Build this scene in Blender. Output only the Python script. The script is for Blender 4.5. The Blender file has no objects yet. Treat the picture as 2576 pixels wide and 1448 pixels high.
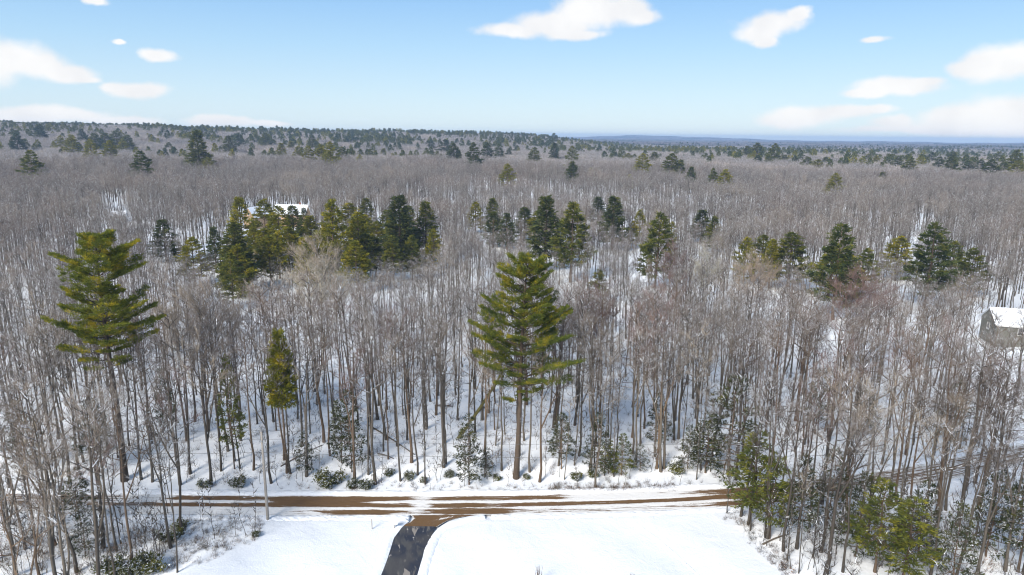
import bpy, math, random
import numpy as np
from mathutils import Matrix, Vector
R = math.radians
S = bpy.context.scene
COL = S.collection
rng = np.random.default_rng(11)
random.seed(11)

# ------------------------------------------------------------------ camera
H = 48.0
PITCH, ROLL, FPX = R(12.54), R(0.6), 1717.0
fw = Vector((0, math.cos(PITCH), -math.sin(PITCH)))
up0 = Vector((0, math.sin(PITCH), math.cos(PITCH)))
rt = Vector((1, 0, 0)) * math.cos(ROLL) + up0 * math.sin(ROLL)
up = up0 * math.cos(ROLL) - Vector((1, 0, 0)) * math.sin(ROLL)
cam = bpy.data.cameras.new('camera')
cam.sensor_width = 36.0
cam.lens = 36.0 * FPX / 2576.0
cam.clip_start = 0.5
cam.clip_end = 60000
cam_o = bpy.data.objects.new('camera', cam)
M = Matrix((rt, up, -fw)).transposed().to_4x4()
M.translation = (0, 0, H)
cam_o.matrix_world = M
COL.objects.link(cam_o)
S.camera = cam_o

# ------------------------------------------------------------------ sun, sky, exposure
SUN_DIR = Vector((-0.55, -0.83, 0)).normalized() * math.cos(R(35)) + Vector((0, 0, math.sin(R(35))))
sun = bpy.data.lights.new('sun', 'SUN')
sun.energy = 1.5
sun.angle = R(20.0)
sun.color = (1.0, 0.95, 0.87)
sun_o = bpy.data.objects.new('sun', sun)
sun_o.rotation_euler = (-SUN_DIR).to_track_quat('-Z', 'Y').to_euler()
COL.objects.link(sun_o)
S.view_settings.view_transform = 'Standard'
S.view_settings.look = 'None'
S.view_settings.exposure = 1.90
S.view_settings.gamma = 1.0
S.view_settings.use_curve_mapping = False
S.cycles.max_bounces = 4
S.cycles.diffuse_bounces = 3
S.cycles.glossy_bounces = 1
S.cycles.transmission_bounces = 2
S.cycles.volume_bounces = 0
S.cycles.transparent_max_bounces = 4
S.cycles.use_denoising = True
S.cycles.pixel_filter_type = 'BLACKMAN_HARRIS'
S.cycles.filter_width = 1.1


def ray(px, py):
    d = fw + rt * ((px - 1288.0) / FPX) + up * (-(py - 724.0) / FPX)
    return d.normalized()


W = bpy.data.worlds.new('World')
S.world = W
W.use_nodes = True
wt = W.node_tree
wt.nodes.clear()


class NT:
    """small helper to write node graphs"""
    def __init__(s, t):
        s.t = t

    def n(s, ty, **k):
        nd = s.t.nodes.new(ty)
        for a, b in k.items():
            setattr(nd, a, b)
        return nd

    def put(s, inp, v):
        if isinstance(v, bpy.types.NodeSocket):
            s.t.links.new(v, inp)
        elif v is not None:
            inp.default_value = v

    def m(s, op, a, b=None, c=None, clamp=False):
        nd = s.n('ShaderNodeMath', operation=op, use_clamp=clamp)
        for i, v in enumerate((a, b, c)):
            s.put(nd.inputs[i], v)
        return nd.outputs[0]

    def v(s, op, a, b=None):
        nd = s.n('ShaderNodeVectorMath', operation=op)
        s.put(nd.inputs[0], a)
        if b is not None:
            s.put(nd.inputs[1], b)
        return nd.outputs['Value'] if op in ('LENGTH', 'DOT_PRODUCT', 'DISTANCE') else nd.outputs[0]

    def mix(s, f, a, b):
        nd = s.n('ShaderNodeMix', data_type='RGBA')
        s.put(nd.inputs[0], f)
        s.put(nd.inputs[6], a if not isinstance(a, tuple) else (a + (1,))[:4])
        s.put(nd.inputs[7], b if not isinstance(b, tuple) else (b + (1,))[:4])
        return nd.outputs[2]

    def noise(s, vec, scale, detail=3, rough=0.55, dist=0.0):
        nd = s.n('ShaderNodeTexNoise')
        if vec is not None:
            s.put(nd.inputs['Vector'], vec)
        nd.inputs['Scale'].default_value = scale
        nd.inputs['Detail'].default_value = detail
        nd.inputs['Roughness'].default_value = rough
        nd.inputs['Distortion'].default_value = dist
        return nd

    def ramp(s, f, lo, hi, smooth=True):
        nd = s.n('ShaderNodeMapRange', interpolation_type='SMOOTHSTEP' if smooth else 'LINEAR')
        s.put(nd.inputs[0], f)
        nd.inputs[1].default_value = lo
        nd.inputs[2].default_value = hi
        return nd.outputs[0]


N = NT(wt)
sky = N.n('ShaderNodeTexSky', sky_type='NISHITA', sun_disc=False)
sky.sun_elevation = R(35)
sky.sun_rotation = math.atan2(SUN_DIR.x, SUN_DIR.y)
sky.altitude = 50
sky.air_density = 1.0
sky.dust_density = 0.25
sky.ozone_density = 2.2
tc = N.n('ShaderNodeTexCoord')
sx = N.n('ShaderNodeSeparateXYZ')
wt.links.new(tc.outputs['Generated'], sx.inputs[0])
az = N.m('ARCTAN2', sx.outputs[0], sx.outputs[1])
el = N.m('ARCSINE', sx.outputs[2])
cx = N.n('ShaderNodeCombineXYZ')
wt.links.new(az, cx.inputs[0])
wt.links.new(el, cx.inputs[1])
P = cx.outputs[0]
# wind-drawn edges: the cloud field is warped with noise
nz = N.noise(P, 9.0, 6, 0.60)
warp = N.v('MULTIPLY', N.v('SUBTRACT', nz.outputs['Color'], (0.5, 0.5, 0.5)), (0.07, 0.022, 0.0))
PW = N.v('ADD', P, warp)
# cumulus groups: (x, y, half width, half height) of each puff
CL = [(1290, 78, 105, 20), (1400, 62, 130, 34), (1480, 30, 110, 46), (1560, 28, 110, 34), (1440, 88, 90, 16), (1610, 40, 65, 22),
      (1935, 62, 95, 32), (1915, 85, 75, 26), (1930, 108, 40, 16), (2010, 40, 40, 18),
      (2195, 102, 38, 9), (2500, 160, 90, 44), (2560, 150, 90, 42), (2450, 175, 60, 26),
      (2260, 222, 125, 22), (2180, 236, 70, 13), (2330, 208, 55, 13),
      (2020, 292, 130, 28), (2120, 283, 90, 20), (1960, 300, 70, 22), (2240, 312, 60, 20), (2190, 278, 60, 12),
      (2430, 300, 140, 38), (2540, 290, 120, 50), (2500, 325, 260, 26), (2300, 330, 200, 12),
      (30, 150, 120, 46), (100, 165, 90, 34), (-30, 160, 90, 60), (170, 185, 90, 22), (220, 198, 50, 9),
      (405, 138, 55, 16), (302, 105, 22, 8), (350, 224, 90, 20), (300, 218, 45, 12),
      (150, 288, 170, 22), (60, 295, 130, 26), (300, 300, 120, 14), (560, 305, 110, 14), (680, 308, 70, 8), (240, 4, 40, 12)]
acc = None
low = None
for (x, y, a, b) in CL:
    d = ray(x, y)
    c0 = (math.atan2(d.x, d.y), math.asin(d.z), 0.0)
    k = 1.0 / math.cos(c0[0])
    sc = (1.0 / (a / FPX / k * 0.98), 1.0 / (b / FPX * math.cos(c0[0]) * 1.15), 0.0)
    q = N.m('SUBTRACT', 1.0, N.v('LENGTH', N.v('MULTIPLY', N.v('SUBTRACT', PW, c0), sc)))
    acc = q if acc is None else N.m('SMOOTH_MAX', acc, q, 0.25)
# unseen cloud round the sky outside the view, thickened to lighten the shadows
el2 = N.m('MULTIPLY', el, 3.2)
c2 = N.n('ShaderNodeCombineXYZ')
wt.links.new(N.m('MULTIPLY', az, 1.1), c2.inputs[0])
wt.links.new(el2, c2.inputs[1])
nb = N.noise(c2.outputs[0], 2.6, 5, 0.5)
rest = N.ramp(nb.outputs[0], 0.46, 0.68)
side = N.ramp(N.m('ABSOLUTE', az), 0.80, 0.95)
high = N.ramp(el, 0.30, 0.45)
outside = N.m('MAXIMUM', side, high)
fine = N.noise(P, 22.0, 7, 0.62)
dens = N.m('ADD', acc, N.m('MULTIPLY', N.m('SUBTRACT', fine.outputs[0], 0.5), 0.8))
dens = N.ramp(dens, -0.04, 0.55)
dens = N.m('MAXIMUM', N.m('MULTIPLY', dens, N.m('SUBTRACT', 1.0, outside)), N.m('MULTIPLY', rest, N.m('MULTIPLY', outside, 0.9)))
dens = N.m('MULTIPLY', dens, 0.93)
cshade = N.noise(P, 14.0, 3, 0.5)
ccol = N.mix(N.ramp(cshade.outputs[0], 0.35, 0.65), (5.1, 5.05, 5.05), (5.7, 5.6, 5.5))
# the blue of the photograph is deeper and cooler than the plain model's
gr = N.n('ShaderNodeValToRGB')
wt.links.new(N.m('MULTIPLY', el, 1 / 1.5708), gr.inputs[0])
e_ = gr.color_ramp.elements
e_[0].position = 0.0; e_[0].color = (0.72, 0.85, 0.92, 1)
e_[1].position = 1.0; e_[1].color = (0.11, 0.27, 0.55, 1)
for p_, c_ in ((0.035, (0.60, 0.79, 0.93, 1)), (0.075, (0.44, 0.69, 0.93, 1)), (0.14, (0.225, 0.49, 0.89, 1)), (0.40, (0.15, 0.34, 0.65, 1))):
    q_ = e_.new(p_); q_.color = c_
grs = N.v('MULTIPLY', gr.outputs[0], (5.5, 5.5, 5.5))
blue = N.mix(0.12, grs, sky.outputs[0])
bg = N.n('ShaderNodeBackground')
bg.inputs[1].default_value = 0.05
wt.links.new(N.mix(dens, blue, ccol), bg.inputs[0])
wo = N.n('ShaderNodeOutputWorld')
wt.links.new(bg.outputs[0], wo.inputs[0])


# ------------------------------------------------------------------ helpers
def tag(o, label=None, cat=None, group=None, kind=None):
    if label: o['label'] = label
    if cat: o['category'] = cat
    if group: o['group'] = group
    if kind: o['kind'] = kind
    return o


def material(name, rough=0.85, spec=0.2):
    m = bpy.data.materials.new(name)
    m.use_nodes = True
    g = NT(m.node_tree)
    b = m.node_tree.nodes['Principled BSDF']
    b.inputs['Roughness'].default_value = rough
    b.inputs['Specular IOR Level'].default_value = spec
    g.b = b
    g.geo = g.n('ShaderNodeNewGeometry')
    g.pos = g.geo.outputs['Position']
    return m, g


def plain(name, c, rough=0.8, var=0.25, scale=3.0):
    m, g = material(name, rough)
    nn = g.noise(g.pos, scale, 4)
    a = tuple(x * (1 - var) for x in c)
    b = tuple(x * (1 + var) for x in c)
    g.put(g.b.inputs['Base Color'], g.mix(nn.outputs[0], a, b))
    return m


class MB:
    """collects triangles for one mesh"""
    def __init__(s):
        s.V, s.F, s.Mi, s.n = [], [], [], 0

    def add(s, v, f, mi=0):
        v = np.asarray(v, float).reshape(-1, 3)
        f = np.asarray(f, int).reshape(-1, 3)
        s.V.append(v); s.F.append(f + s.n); s.Mi.append(np.full(len(f), mi)); s.n += len(v)

    def tube(s, pts, rad, sides=6, mi=0, cap=True):
        pts = np.asarray(pts, float); n = len(pts)
        rad = np.asarray(rad, float)
        d = np.gradient(pts, axis=0)
        d /= np.linalg.norm(d, axis=1)[:, None] + 1e-9
        ref = np.array([0.31, 0.95, 0.05]) if abs(d[0] @ np.array([0.31, 0.95, 0.05])) < 0.9 else np.array([1.0, 0, 0])
        a = np.cross(d, ref); a /= np.linalg.norm(a, axis=1)[:, None]
        b = np.cross(d, a)
        th = np.arange(sides) * 2 * math.pi / sides
        v = pts[:, None] + rad[:, None, None] * (a[:, None] * np.cos(th)[None, :, None] + b[:, None] * np.sin(th)[None, :, None])
        i = np.arange(n - 1)[:, None] * sides; j = np.arange(sides)[None]; k = (j + 1) % sides
        f1 = np.stack([i + j, i + k, i + sides + k], -1).reshape(-1, 3)
        f2 = np.stack([i + j, i + sides + k, i + sides + j], -1).reshape(-1, 3)
        F = [f1, f2]
        if cap:
            e = (n - 1) * sides
            F.append(np.array([[e, e + q, e + q + 1] for q in range(1, sides - 1)]))
        s.add(v.reshape(-1, 3), np.concatenate(F), mi)

    def cones(s, P0, P1, r, mi=0):
        P0 = np.asarray(P0); P1 = np.asarray(P1); n = len(P0)
        d = P1 - P0; d /= np.linalg.norm(d, axis=1)[:, None] + 1e-9
        ref = np.tile([0.2, 0.3, 0.93], (n, 1)); ref[np.abs(d @ np.array([.2, .3, .93])) > .9] = [1, 0, 0]
        a = np.cross(d, ref); a /= np.linalg.norm(a, axis=1)[:, None]
        b = np.cross(d, a)
        r = np.broadcast_to(np.asarray(r, float), (n,))[:, None]
        v = np.stack([P0 + a * r, P0 - a * r * .5 + b * r * .87, P0 - a * r * .5 - b * r * .87, P1], 1)
        i = np.arange(n)[:, None] * 4
        f = np.stack([i + [0, 1, 3], i + [1, 2, 3], i + [2, 0, 3]], 1)
        s.add(v.reshape(-1, 3), f.reshape(-1, 3), mi)

    def blades(s, C, D, L, Wd, mi=0):
        """needle sprays: slim folded lozenges"""
        n = len(C)
        D = D / (np.linalg.norm(D, axis=1)[:, None] + 1e-9)
        q = rng.normal(size=(n, 3)); a = np.cross(D, q); a /= np.linalg.norm(a, axis=1)[:, None] + 1e-9
        b = np.cross(D, a)
        L = np.broadcast_to(L, (n,))[:, None]; Wd = np.broadcast_to(Wd, (n,))[:, None]
        v = np.stack([C, C + D * L * .5 + a * Wd + b * Wd * .35, C + D * L, C + D * L * .5 - a * Wd + b * Wd * .35], 1)
        i = np.arange(n)[:, None] * 4
        f = np.stack([i + [0, 1, 2], i + [0, 2, 3]], 1)
        s.add(v.reshape(-1, 3), f.reshape(-1, 3), mi)

    def box(s, x0, y0, z0, x1, y1, z1, mi=0):
        v = [(x, y, z) for z in (z0, z1) for y in (y0, y1) for x in (x0, x1)]
        f = [(0, 2, 3), (0, 3, 1), (4, 5, 7), (4, 7, 6), (0, 1, 5), (0, 5, 4), (1, 3, 7), (1, 7, 5), (3, 2, 6), (3, 6, 7), (2, 0, 4), (2, 4, 6)]
        s.add(v, f, mi)

    def grid(s, G, mi=0):
        G = np.asarray(G, float); a, b = G.shape[:2]
        i = np.arange(a - 1)[:, None] * b; j = np.arange(b - 1)[None]
        f = np.concatenate([np.stack([i + j, i + j + 1, i + b + j + 1], -1).reshape(-1, 3),
                            np.stack([i + j, i + b + j + 1, i + b + j], -1).reshape(-1, 3)])
        s.add(G.reshape(-1, 3), f, mi)

    def mesh(s, name, mats, smooth=True):
        V = np.concatenate(s.V); F = np.concatenate(s.F); Mi = np.concatenate(s.Mi)
        me = bpy.data.meshes.new(name)
        me.vertices.add(len(V)); me.vertices.foreach_set('co', V.ravel())
        me.loops.add(len(F) * 3); me.loops.foreach_set('vertex_index', F.ravel().astype(np.int32))
        me.polygons.add(len(F)); me.polygons.foreach_set('loop_start', (np.arange(len(F)) * 3).astype(np.int32))
        me.polygons.foreach_set('material_index', Mi.astype(np.int32))
        me.polygons.foreach_set('use_smooth', np.full(len(F), smooth))
        for m in (mats if isinstance(mats, (list, tuple)) else [mats]):
            me.materials.append(m)
        me.update(calc_edges=True)
        return me

    def build(s, name, mats, parent=None, smooth=True, loc=None):
        return link(name, s.mesh(name, mats, smooth), parent, loc)


def link(name, me, parent=None, loc=None):
    o = bpy.data.objects.new(name, me)
    COL.objects.link(o)
    if parent is not None: o.parent = parent
    if loc is not None: o.location = loc
    return o


def empty(name, loc, rz=0.0):
    o = bpy.data.objects.new(name, None)
    o.empty_display_size = 0.5
    o.location = loc; o.rotation_euler = (0, 0, rz)
    COL.objects.link(o)
    return o


def ss(a, b, x):
    t = np.clip((np.asarray(x, float) - a) / (b - a), 0, 1)
    return t * t * (3 - 2 * t)


# ------------------------------------------------------------------ terrain
def flat(px, py, z=0.0):
    d = ray(px, py); t = (z - H) / d.z
    return np.array([d.x * t, d.y * t])


ROAD_PX = [(-900, 1235), (-400, 1250), (0, 1266), (250, 1269), (670, 1272), (1000, 1273), (1288, 1271), (1550, 1265), (1700, 1259), (1889, 1249), (2076, 1227),
           (2209, 1211), (2369, 1187), (2530, 1149), (2800, 1100), (3200, 1040)]
RC = np.array([flat(*p) for p in ROAD_PX])
RL = np.concatenate([[0], np.cumsum(np.linalg.norm(np.diff(RC, axis=0), axis=1))])
DRV_L = [(1008, 1325), (988, 1334), (990, 1357), (981, 1393), (959, 1448), (925, 1520), (880, 1620), (820, 1760)]
DRV_R = [(1094, 1326), (1092, 1340), (1077, 1366), (1066, 1393), (1050, 1448), (1030, 1520), (1005, 1620), (975, 1760)]
DL = np.array([flat(*p) for p in DRV_L]); DR = np.array([flat(*p) for p in DRV_R])
DC = (DL + DR) / 2
APR_L = np.array([flat(*p) for p in [(1033, 1297), (1042, 1305), (1030, 1316), (1003, 1326)]])
APR_R = np.array([flat(*p) for p in [(1235, 1294.5), (1165, 1301), (1125, 1311), (1098, 1327)]])
AC = np.concatenate([(APR_L + APR_R) / 2, DC])


def pdist(x, y, Pl):
    best = np.full(np.shape(x), 1e9)
    for a, b in zip(Pl[:-1], Pl[1:]):
        d = b - a; L2 = d @ d
        t = np.clip(((x - a[0]) * d[0] + (y - a[1]) * d[1]) / L2, 0, 1)
        best = np.minimum(best, np.hypot(x - a[0] - t * d[0], y - a[1] - t * d[1]))
    return best


AZ = [-60, -38, -30, -22, -15, -8, -3, 2, 5, 9, 20, 35, 60]
AA = [42, 42, 41, 37, 33, 31, 29, 23, 12, -1, -4, -4, -4]


def ground(x, y):
    x = np.asarray(x, float); y = np.asarray(y, float)
    r = np.hypot(x, y); a = np.degrees(np.arctan2(x, y))
    g = 7.0 * ss(190, 650, r)
    g = g + np.interp(a, AZ, AA) * ss(850, 1950, r) * (1 - 0.85 * ss(2250, 3600, r))
    w = ss(100, 260, r)
    g = g + w * (1.6 * np.sin(x / 61 + 1.3) * np.sin(y / 73 + .4) + 1.0 * np.sin(x / 27 + y / 41) + 3.0 * np.sin(x / 210 + 2) * np.sin(y / 260) * ss(300, 700, r))
    g = g + 0.10 * np.sin(x / 4.1 + 1.1) * np.sin(y / 3.7) + 0.07 * np.sin(x / 1.9 + y / 2.7) + 0.10 * np.sin(x / 17 + .6 + y / 23) * np.sin(y / 31 + 2 + x / 13)
    near = r < 260
    if np.any(near):
        d = np.where(near, pdist(x, y, RC), 99.0)
        g = g * ss(3.2, 9.0, d) + 0.05 * ss(2.6, 3.4, d) - 0.30 * (1 - ss(2.5, 3.3, d))
        far_side = (y > np.interp(x, RC[:, 0], RC[:, 1])) & (d < 40)
        g = g + np.where(far_side, 0.9 * ss(4.5, 11, d), 0.0)
        e = np.where(near, pdist(x, y, AC), 99.0)
        g = np.where(y < 79, g * ss(2.6, 6.0, e) - 0.30 * (1 - ss(2.1, 2.9, e)), g)
    return g


def gz(x, y):
    return float(ground(np.array([x]), np.array([y]))[0])


def at(px, py):
    """the point of the ground that a pixel of the photograph shows"""
    d = ray(px, py)
    z = 0.0
    for _ in range(6):
        t = (z - H) / d.z
        x, y = d.x * t, d.y * t
        z = gz(x, y)
    return x, y, z


def top_at(px, py, dist):
    """height of the point seen at a pixel when it stands at a distance along y"""
    d = ray(px, py); t = dist / d.y
    return d.x * t, dist, H + d.z * t


# materials of the setting
m_snow, g = material('snow', 0.6, 0.25)
nn = g.noise(g.pos, 0.35, 7, 0.62, 0.5)
n2 = g.noise(g.pos, 5.0, 4, 0.6)
sp = g.noise(g.pos, 9.0, 3, 0.6)
g.put(g.b.inputs['Base Color'], g.mix(nn.outputs[0], (0.76, 0.785, 0.82), (0.86, 0.87, 0.89)))
bp = g.n('ShaderNodeBump'); bp.inputs['Strength'].default_value = 0.55; bp.inputs['Distance'].default_value = 0.30
g.put(bp.inputs['Height'], g.m('ADD', nn.outputs[0], g.m('MULTIPLY', n2.outputs[0], 0.25)))
g.put(g.b.inputs['Normal'], bp.outputs[0])

m_wsnow, g = material('woodland_snow', 0.7, 0.2)
pz = g.noise(g.pos, 0.35, 5, 0.65)
sp = g.noise(g.pos, 2.6, 5, 0.75, 0.6)
lit = g.m('MULTIPLY', g.ramp(sp.outputs[0], 0.60, 0.68), g.ramp(pz.outputs[0], 0.42, 0.60))
snowc = g.mix(pz.outputs[0], (0.90, 0.91, 0.93), (0.95, 0.955, 0.96))
g.put(g.b.inputs['Base Color'], g.mix(lit, snowc, (0.16, 0.115, 0.075)))
bp = g.n('ShaderNodeBump'); bp.inputs['Strength'].default_value = 0.6; bp.inputs['Distance'].default_value = 0.2
g.put(bp.inputs['Height'], sp.outputs[0]); g.put(g.b.inputs['Normal'], bp.outputs[0])

# field outline: clean snow in front of the road
FIELD = np.array([flat(*p) for p in [(420, 1460), (520, 1400), (655, 1345), (700, 1300), (1820, 1285), (1850, 1330), (1925, 1390), (2010, 1470), (2300, 1900), (0, 1900)]])


def inside(x, y, poly):
    x = np.asarray(x, float); y = np.asarray(y, float); c = np.zeros(np.shape(x), bool); n = len(poly)
    for i in range(n):
        x0, y0 = poly[i]; x1, y1 = poly[(i + 1) % n]
        c ^= ((y0 > y) != (y1 > y)) & (x < (x1 - x0) * (y - y0) / (y1 - y0 + 1e-12) + x0)
    return c


rr = np.concatenate([[0.5, 10, 20, 30, 38], np.arange(44, 62, 1.5), np.arange(62, 125, 0.7), np.geomspace(126, 9400, 95)])
aa = np.concatenate([np.arange(-180, -48, 3.0), np.arange(-48, 48, 0.5), np.arange(48, 180.1, 3.0)])
RR, A2 = np.meshgrid(rr, np.radians(aa), indexing='ij')
X, Y = RR * np.sin(A2), RR * np.cos(A2)
Z = ground(X, Y)
mb = MB(); mb.grid(np.stack([X, Y, Z], -1))
gme = mb.mesh('ground', [m_wsnow, m_snow])
F = mb.F[0]; V = mb.V[0]
cen = V[F].mean(1)
fi = inside(cen[:, 0], cen[:, 1], FIELD) | ((pdist(cen[:, 0], cen[:, 1], RC) < 6.5) & (cen[:, 0] < 42))
gme.polygons.foreach_set('material_index', fi.astype(np.int32))
tag(link('ground', gme), 'snow covered ground under the woods and across the open field', kind='structure')


# ------------------------------------------------------------------ road, banks, driveway
def resample(Pl, step):
    L = np.concatenate([[0], np.cumsum(np.linalg.norm(np.diff(Pl, axis=0), axis=1))])
    s = np.arange(0, L[-1], step)
    q = np.stack([np.interp(s, L, Pl[:, 0]), np.interp(s, L, Pl[:, 1])], -1)
    k = 9
    pad = np.pad(q, ((k, k), (0, 0)), 'edge')
    return np.stack([np.convolve(pad[:, i], np.ones(2 * k + 1) / (2 * k + 1), 'valid') for i in (0, 1)], -1), s


C, sR = resample(RC, 0.35)
T = np.gradient(C, axis=0); T /= np.linalg.norm(T, axis=1)[:, None]
NRM = np.stack([-T[:, 1], T[:, 0]], -1)     # points to the far side
HW = 2.45
xk = lambda px: float(flat(px, 1270)[0])
K = lambda tb: (np.array([xk(p) for p, _ in tb]), np.array([q for _, q in tb]))
B1 = K([(0, .6), (200, .8), (330, .25), (380, .15), (430, .9), (1015, .9), (1047, .4), (1066, .4), (1095, .8), (1400, .8), (1450, .3), (1520, .1), (1700, .25), (1800, .7), (1900, .9), (2100, .6), (2400, .5)])
G1 = K([(0, .5), (240, .4), (330, 0), (660, 0), (700, .9), (900, .85), (960, .1), (1100, .05), (1700, 0), (1850, .6), (2400, .4)])
B2 = K([(0, .8), (350, .6), (430, .9), (1020, .95), (1060, .2), (1100, .9), (1300, .8), (1400, .9), (1830, .9), (2100, .7), (2400, .6)])
G2 = K([(0, .1), (1000, .0), (1090, .3), (1150, .6), (1300, .3), (1420, 0), (1800, .1), (1900, .6), (2400, .4)])
B3 = K([(0, .3), (500, .15), (700, .2), (800, .5), (865, .95), (975, 1), (1000, .6), (1050, .4), (1100, .9), (1120, 1), (1260, 1), (1300, .5), (1600, .4), (1700, .4), (1830, .8), (2100, .5), (2400, .5)])
vv = np.linspace(0, 1, 33)                   # 0 far edge, 1 near edge
xx = C[:, 0][:, None]
bump = lambda v, c, w: np.exp(-((v - c) / w) ** 4)
mud = (np.interp(xx, *B1) * bump(vv, .15, .13) + np.interp(xx, *G1) * bump(vv, .33, .09) + np.interp(xx, *B2) * bump(vv, .50, .11)
       + np.interp(xx, *G2) * bump(vv, .67, .08) + np.interp(xx, *B3) * bump(vv, .84, .13))
mud = np.clip(mud, 0, 1)
off = HW * (1 - 2 * vv)[None, :, None]
G = np.zeros((len(C), len(vv), 3))
G[..., :2] = C[:, None] + NRM[:, None] * off
jit = rng.normal(size=G.shape[:2]) * 0.012
G[..., 2] = 0.02 + (1 - mud) * 0.05 + jit
mb = MB(); mb.grid(G)
m_road, g = material('rutted_dirt_and_snow', 0.75, 0.25)
at_m = g.n('ShaderNodeAttribute', attribute_name='mud')
at_r = g.n('ShaderNodeAttribute', attribute_name='along')
stv = g.v('MULTIPLY', at_r.outputs['Vector'], (0.16, 2.4, 1.0))
st = g.noise(stv, 1.6, 5, 0.6, 0.3)
fn = g.noise(g.pos, 7.0, 4, 0.6)
mk = g.m('ADD', at_m.outputs['Fac'], g.m('MULTIPLY', g.m('SUBTRACT', st.outputs[0], 0.5), 1.9))
mk = g.m('ADD', mk, g.m('MULTIPLY', g.m('SUBTRACT', fn.outputs[0], 0.5), 0.5))
mask = g.ramp(mk, 0.36, 0.66)
mudc = g.mix(g.noise(stv, 2.5, 4).outputs[0], (0.095, 0.052, 0.024), (0.20, 0.118, 0.055))
slush = g.mix(fn.outputs[0], (0.66, 0.62, 0.56), (0.88, 0.88, 0.89))
g.put(g.b.inputs['Base Color'], g.mix(mask, slush, mudc))
bp = g.n('ShaderNodeBump'); bp.inputs['Strength'].default_value = 0.5; bp.inputs['Distance'].default_value = 0.05
g.put(bp.inputs['Height'], st.outputs[0]); g.put(g.b.inputs['Normal'], bp.outputs[0])


def attrs(me, mudv, along):
    a = me.attributes.new('mud', 'FLOAT', 'POINT'); a.data.foreach_set('value', np.asarray(mudv, float).ravel())
    b = me.attributes.new('along', 'FLOAT_VECTOR', 'POINT'); b.data.foreach_set('vector', np.asarray(along, float).ravel())


rme = mb.mesh('dirt_road', m_road)
al = np.stack([np.broadcast_to(sR[:, None], mud.shape), np.broadcast_to(vv[None] * 5, mud.shape), np.zeros(mud.shape)], -1)
attrs(rme, mud, al)
tag(link('dirt_road', rme), 'brown dirt road with wet ruts and strips of snow', kind='structure')

m_bank, g = material('plowed_snow', 0.65, 0.2)
b1 = g.noise(g.pos, 1.4, 5, 0.65)
b2 = g.noise(g.pos, 6.0, 3, 0.7)
g.put(g.b.inputs['Base Color'], g.mix(g.m('MULTIPLY', g.ramp(b2.outputs[0], .60, .70), g.ramp(b1.outputs[0], .45, .6)), (0.88, 0.89, 0.91), (0.45, 0.39, 0.31)))
bp = g.n('ShaderNodeBump'); bp.inputs['Strength'].default_value = 0.8; bp.inputs['Distance'].default_value = 0.15
g.put(bp.inputs['Height'], b1.outputs[0]); g.put(g.b.inputs['Normal'], bp.outputs[0])


def bank(path, nrm, w0, w1, hgt, name, label, keep=None, rough=0.05):
    n = 9; t = np.linspace(0, 1, n)
    Gb = np.zeros((len(path), n, 3))
    wob = np.interp(np.arange(len(path)), np.arange(0, len(path) + 12, 12), rng.uniform(-.12, .12, len(np.arange(0, len(path) + 12, 12))))
    hv = np.interp(np.arange(len(path)), np.arange(0, len(path) + 9, 9), rng.uniform(.6, 1.2, len(np.arange(0, len(path) + 9, 9))))
    hv[:6] *= np.linspace(0.5, 1, 6); hv[-6:] *= np.linspace(1, .5, 6)
    ww = w0 + (w1 - w0) * t[None] + wob[:, None] * (t[None] < .8)
    Gb[..., :2] = path[:, None] + nrm[:, None] * ww[..., None]
    Gb[..., 2] = hv[:, None] * hgt * np.sin(np.pi * np.minimum(t * 1.15, 1))[None] ** .8 + rng.normal(size=Gb.shape[:2]) * rough + 0.05 * (t == 0)
    Gb[:, -1, 2] = -0.25; Gb[:, 0, 2] = 0.045
    m = MB()
    runs = [np.arange(len(path))] if keep is None else [k for k in keep if len(k) > 2]
    for k in runs:
        q = Gb[k]; e0, e1 = q[:1].copy(), q[-1:].copy(); e0[..., 2] = -.4; e1[..., 2] = -.4
        m.grid(np.concatenate([e0, q, e1]))
    return tag(m.build(name, m_bank), label, kind='structure')


bank(C, NRM, HW - .05, HW + 1.7, 0.26, 'snow_bank', 'low plowed snow bank along the far edge of the dirt road')
gapx = (C[:, 0] > APR_L[0, 0] - .2) & (C[:, 0] < APR_R[0, 0] + .2)
i0, i1 = np.where(gapx)[0][[0, -1]]
bank(C, -NRM, HW - .05, HW + 1.5, 0.15, 'snow_bank', 'low plowed snow bank along the near edge of the dirt road',
     [np.arange(0, i0 + 1), np.arange(i1, len(C))])


def strip(Lp, Rp, nu, nv, z, step=0.35):
    u = np.linspace(0, 1, nu)
    def rs(Pl):
        L = np.concatenate([[0], np.cumsum(np.linalg.norm(np.diff(Pl, axis=0), axis=1))]); L /= L[-1]
        return np.stack([np.interp(u, L, Pl[:, 0]), np.interp(u, L, Pl[:, 1])], -1)
    a, b = rs(Lp), rs(Rp)
    v = np.linspace(0, 1, nv)[None, :, None]
    Gs = np.zeros((nu, nv, 3)); Gs[..., :2] = a[:, None] * (1 - v) + b[:, None] * v; Gs[..., 2] = z
    return Gs, a, b


Ga, aL, aR = strip(APR_L, APR_R, 26, 30, 0.045)
Ga[..., 2] += rng.normal(size=Ga.shape[:2]) * 0.008
mb = MB(); mb.grid(Ga)
ame = mb.mesh('driveway_apron', m_road)
mv = np.clip(0.95 - 0.6 * np.exp(-((np.linspace(0, 1, 26)[:, None] - .45) / .22) ** 2 - ((np.linspace(0, 1, 30)[None] - .62) / .13) ** 2), 0, 1)
mv[:, 0] = .4; mv[:, -1] = .3
attrs(ame, mv, np.stack([Ga[..., 0] * 2 + Ga[..., 1] * 3, (Ga[..., 0] - Ga[..., 1] * .7) * 2, Ga[..., 2] * 0], -1))
tag(link('driveway_apron', ame), 'muddy apron where the driveway meets the dirt road', kind='structure')

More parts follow.
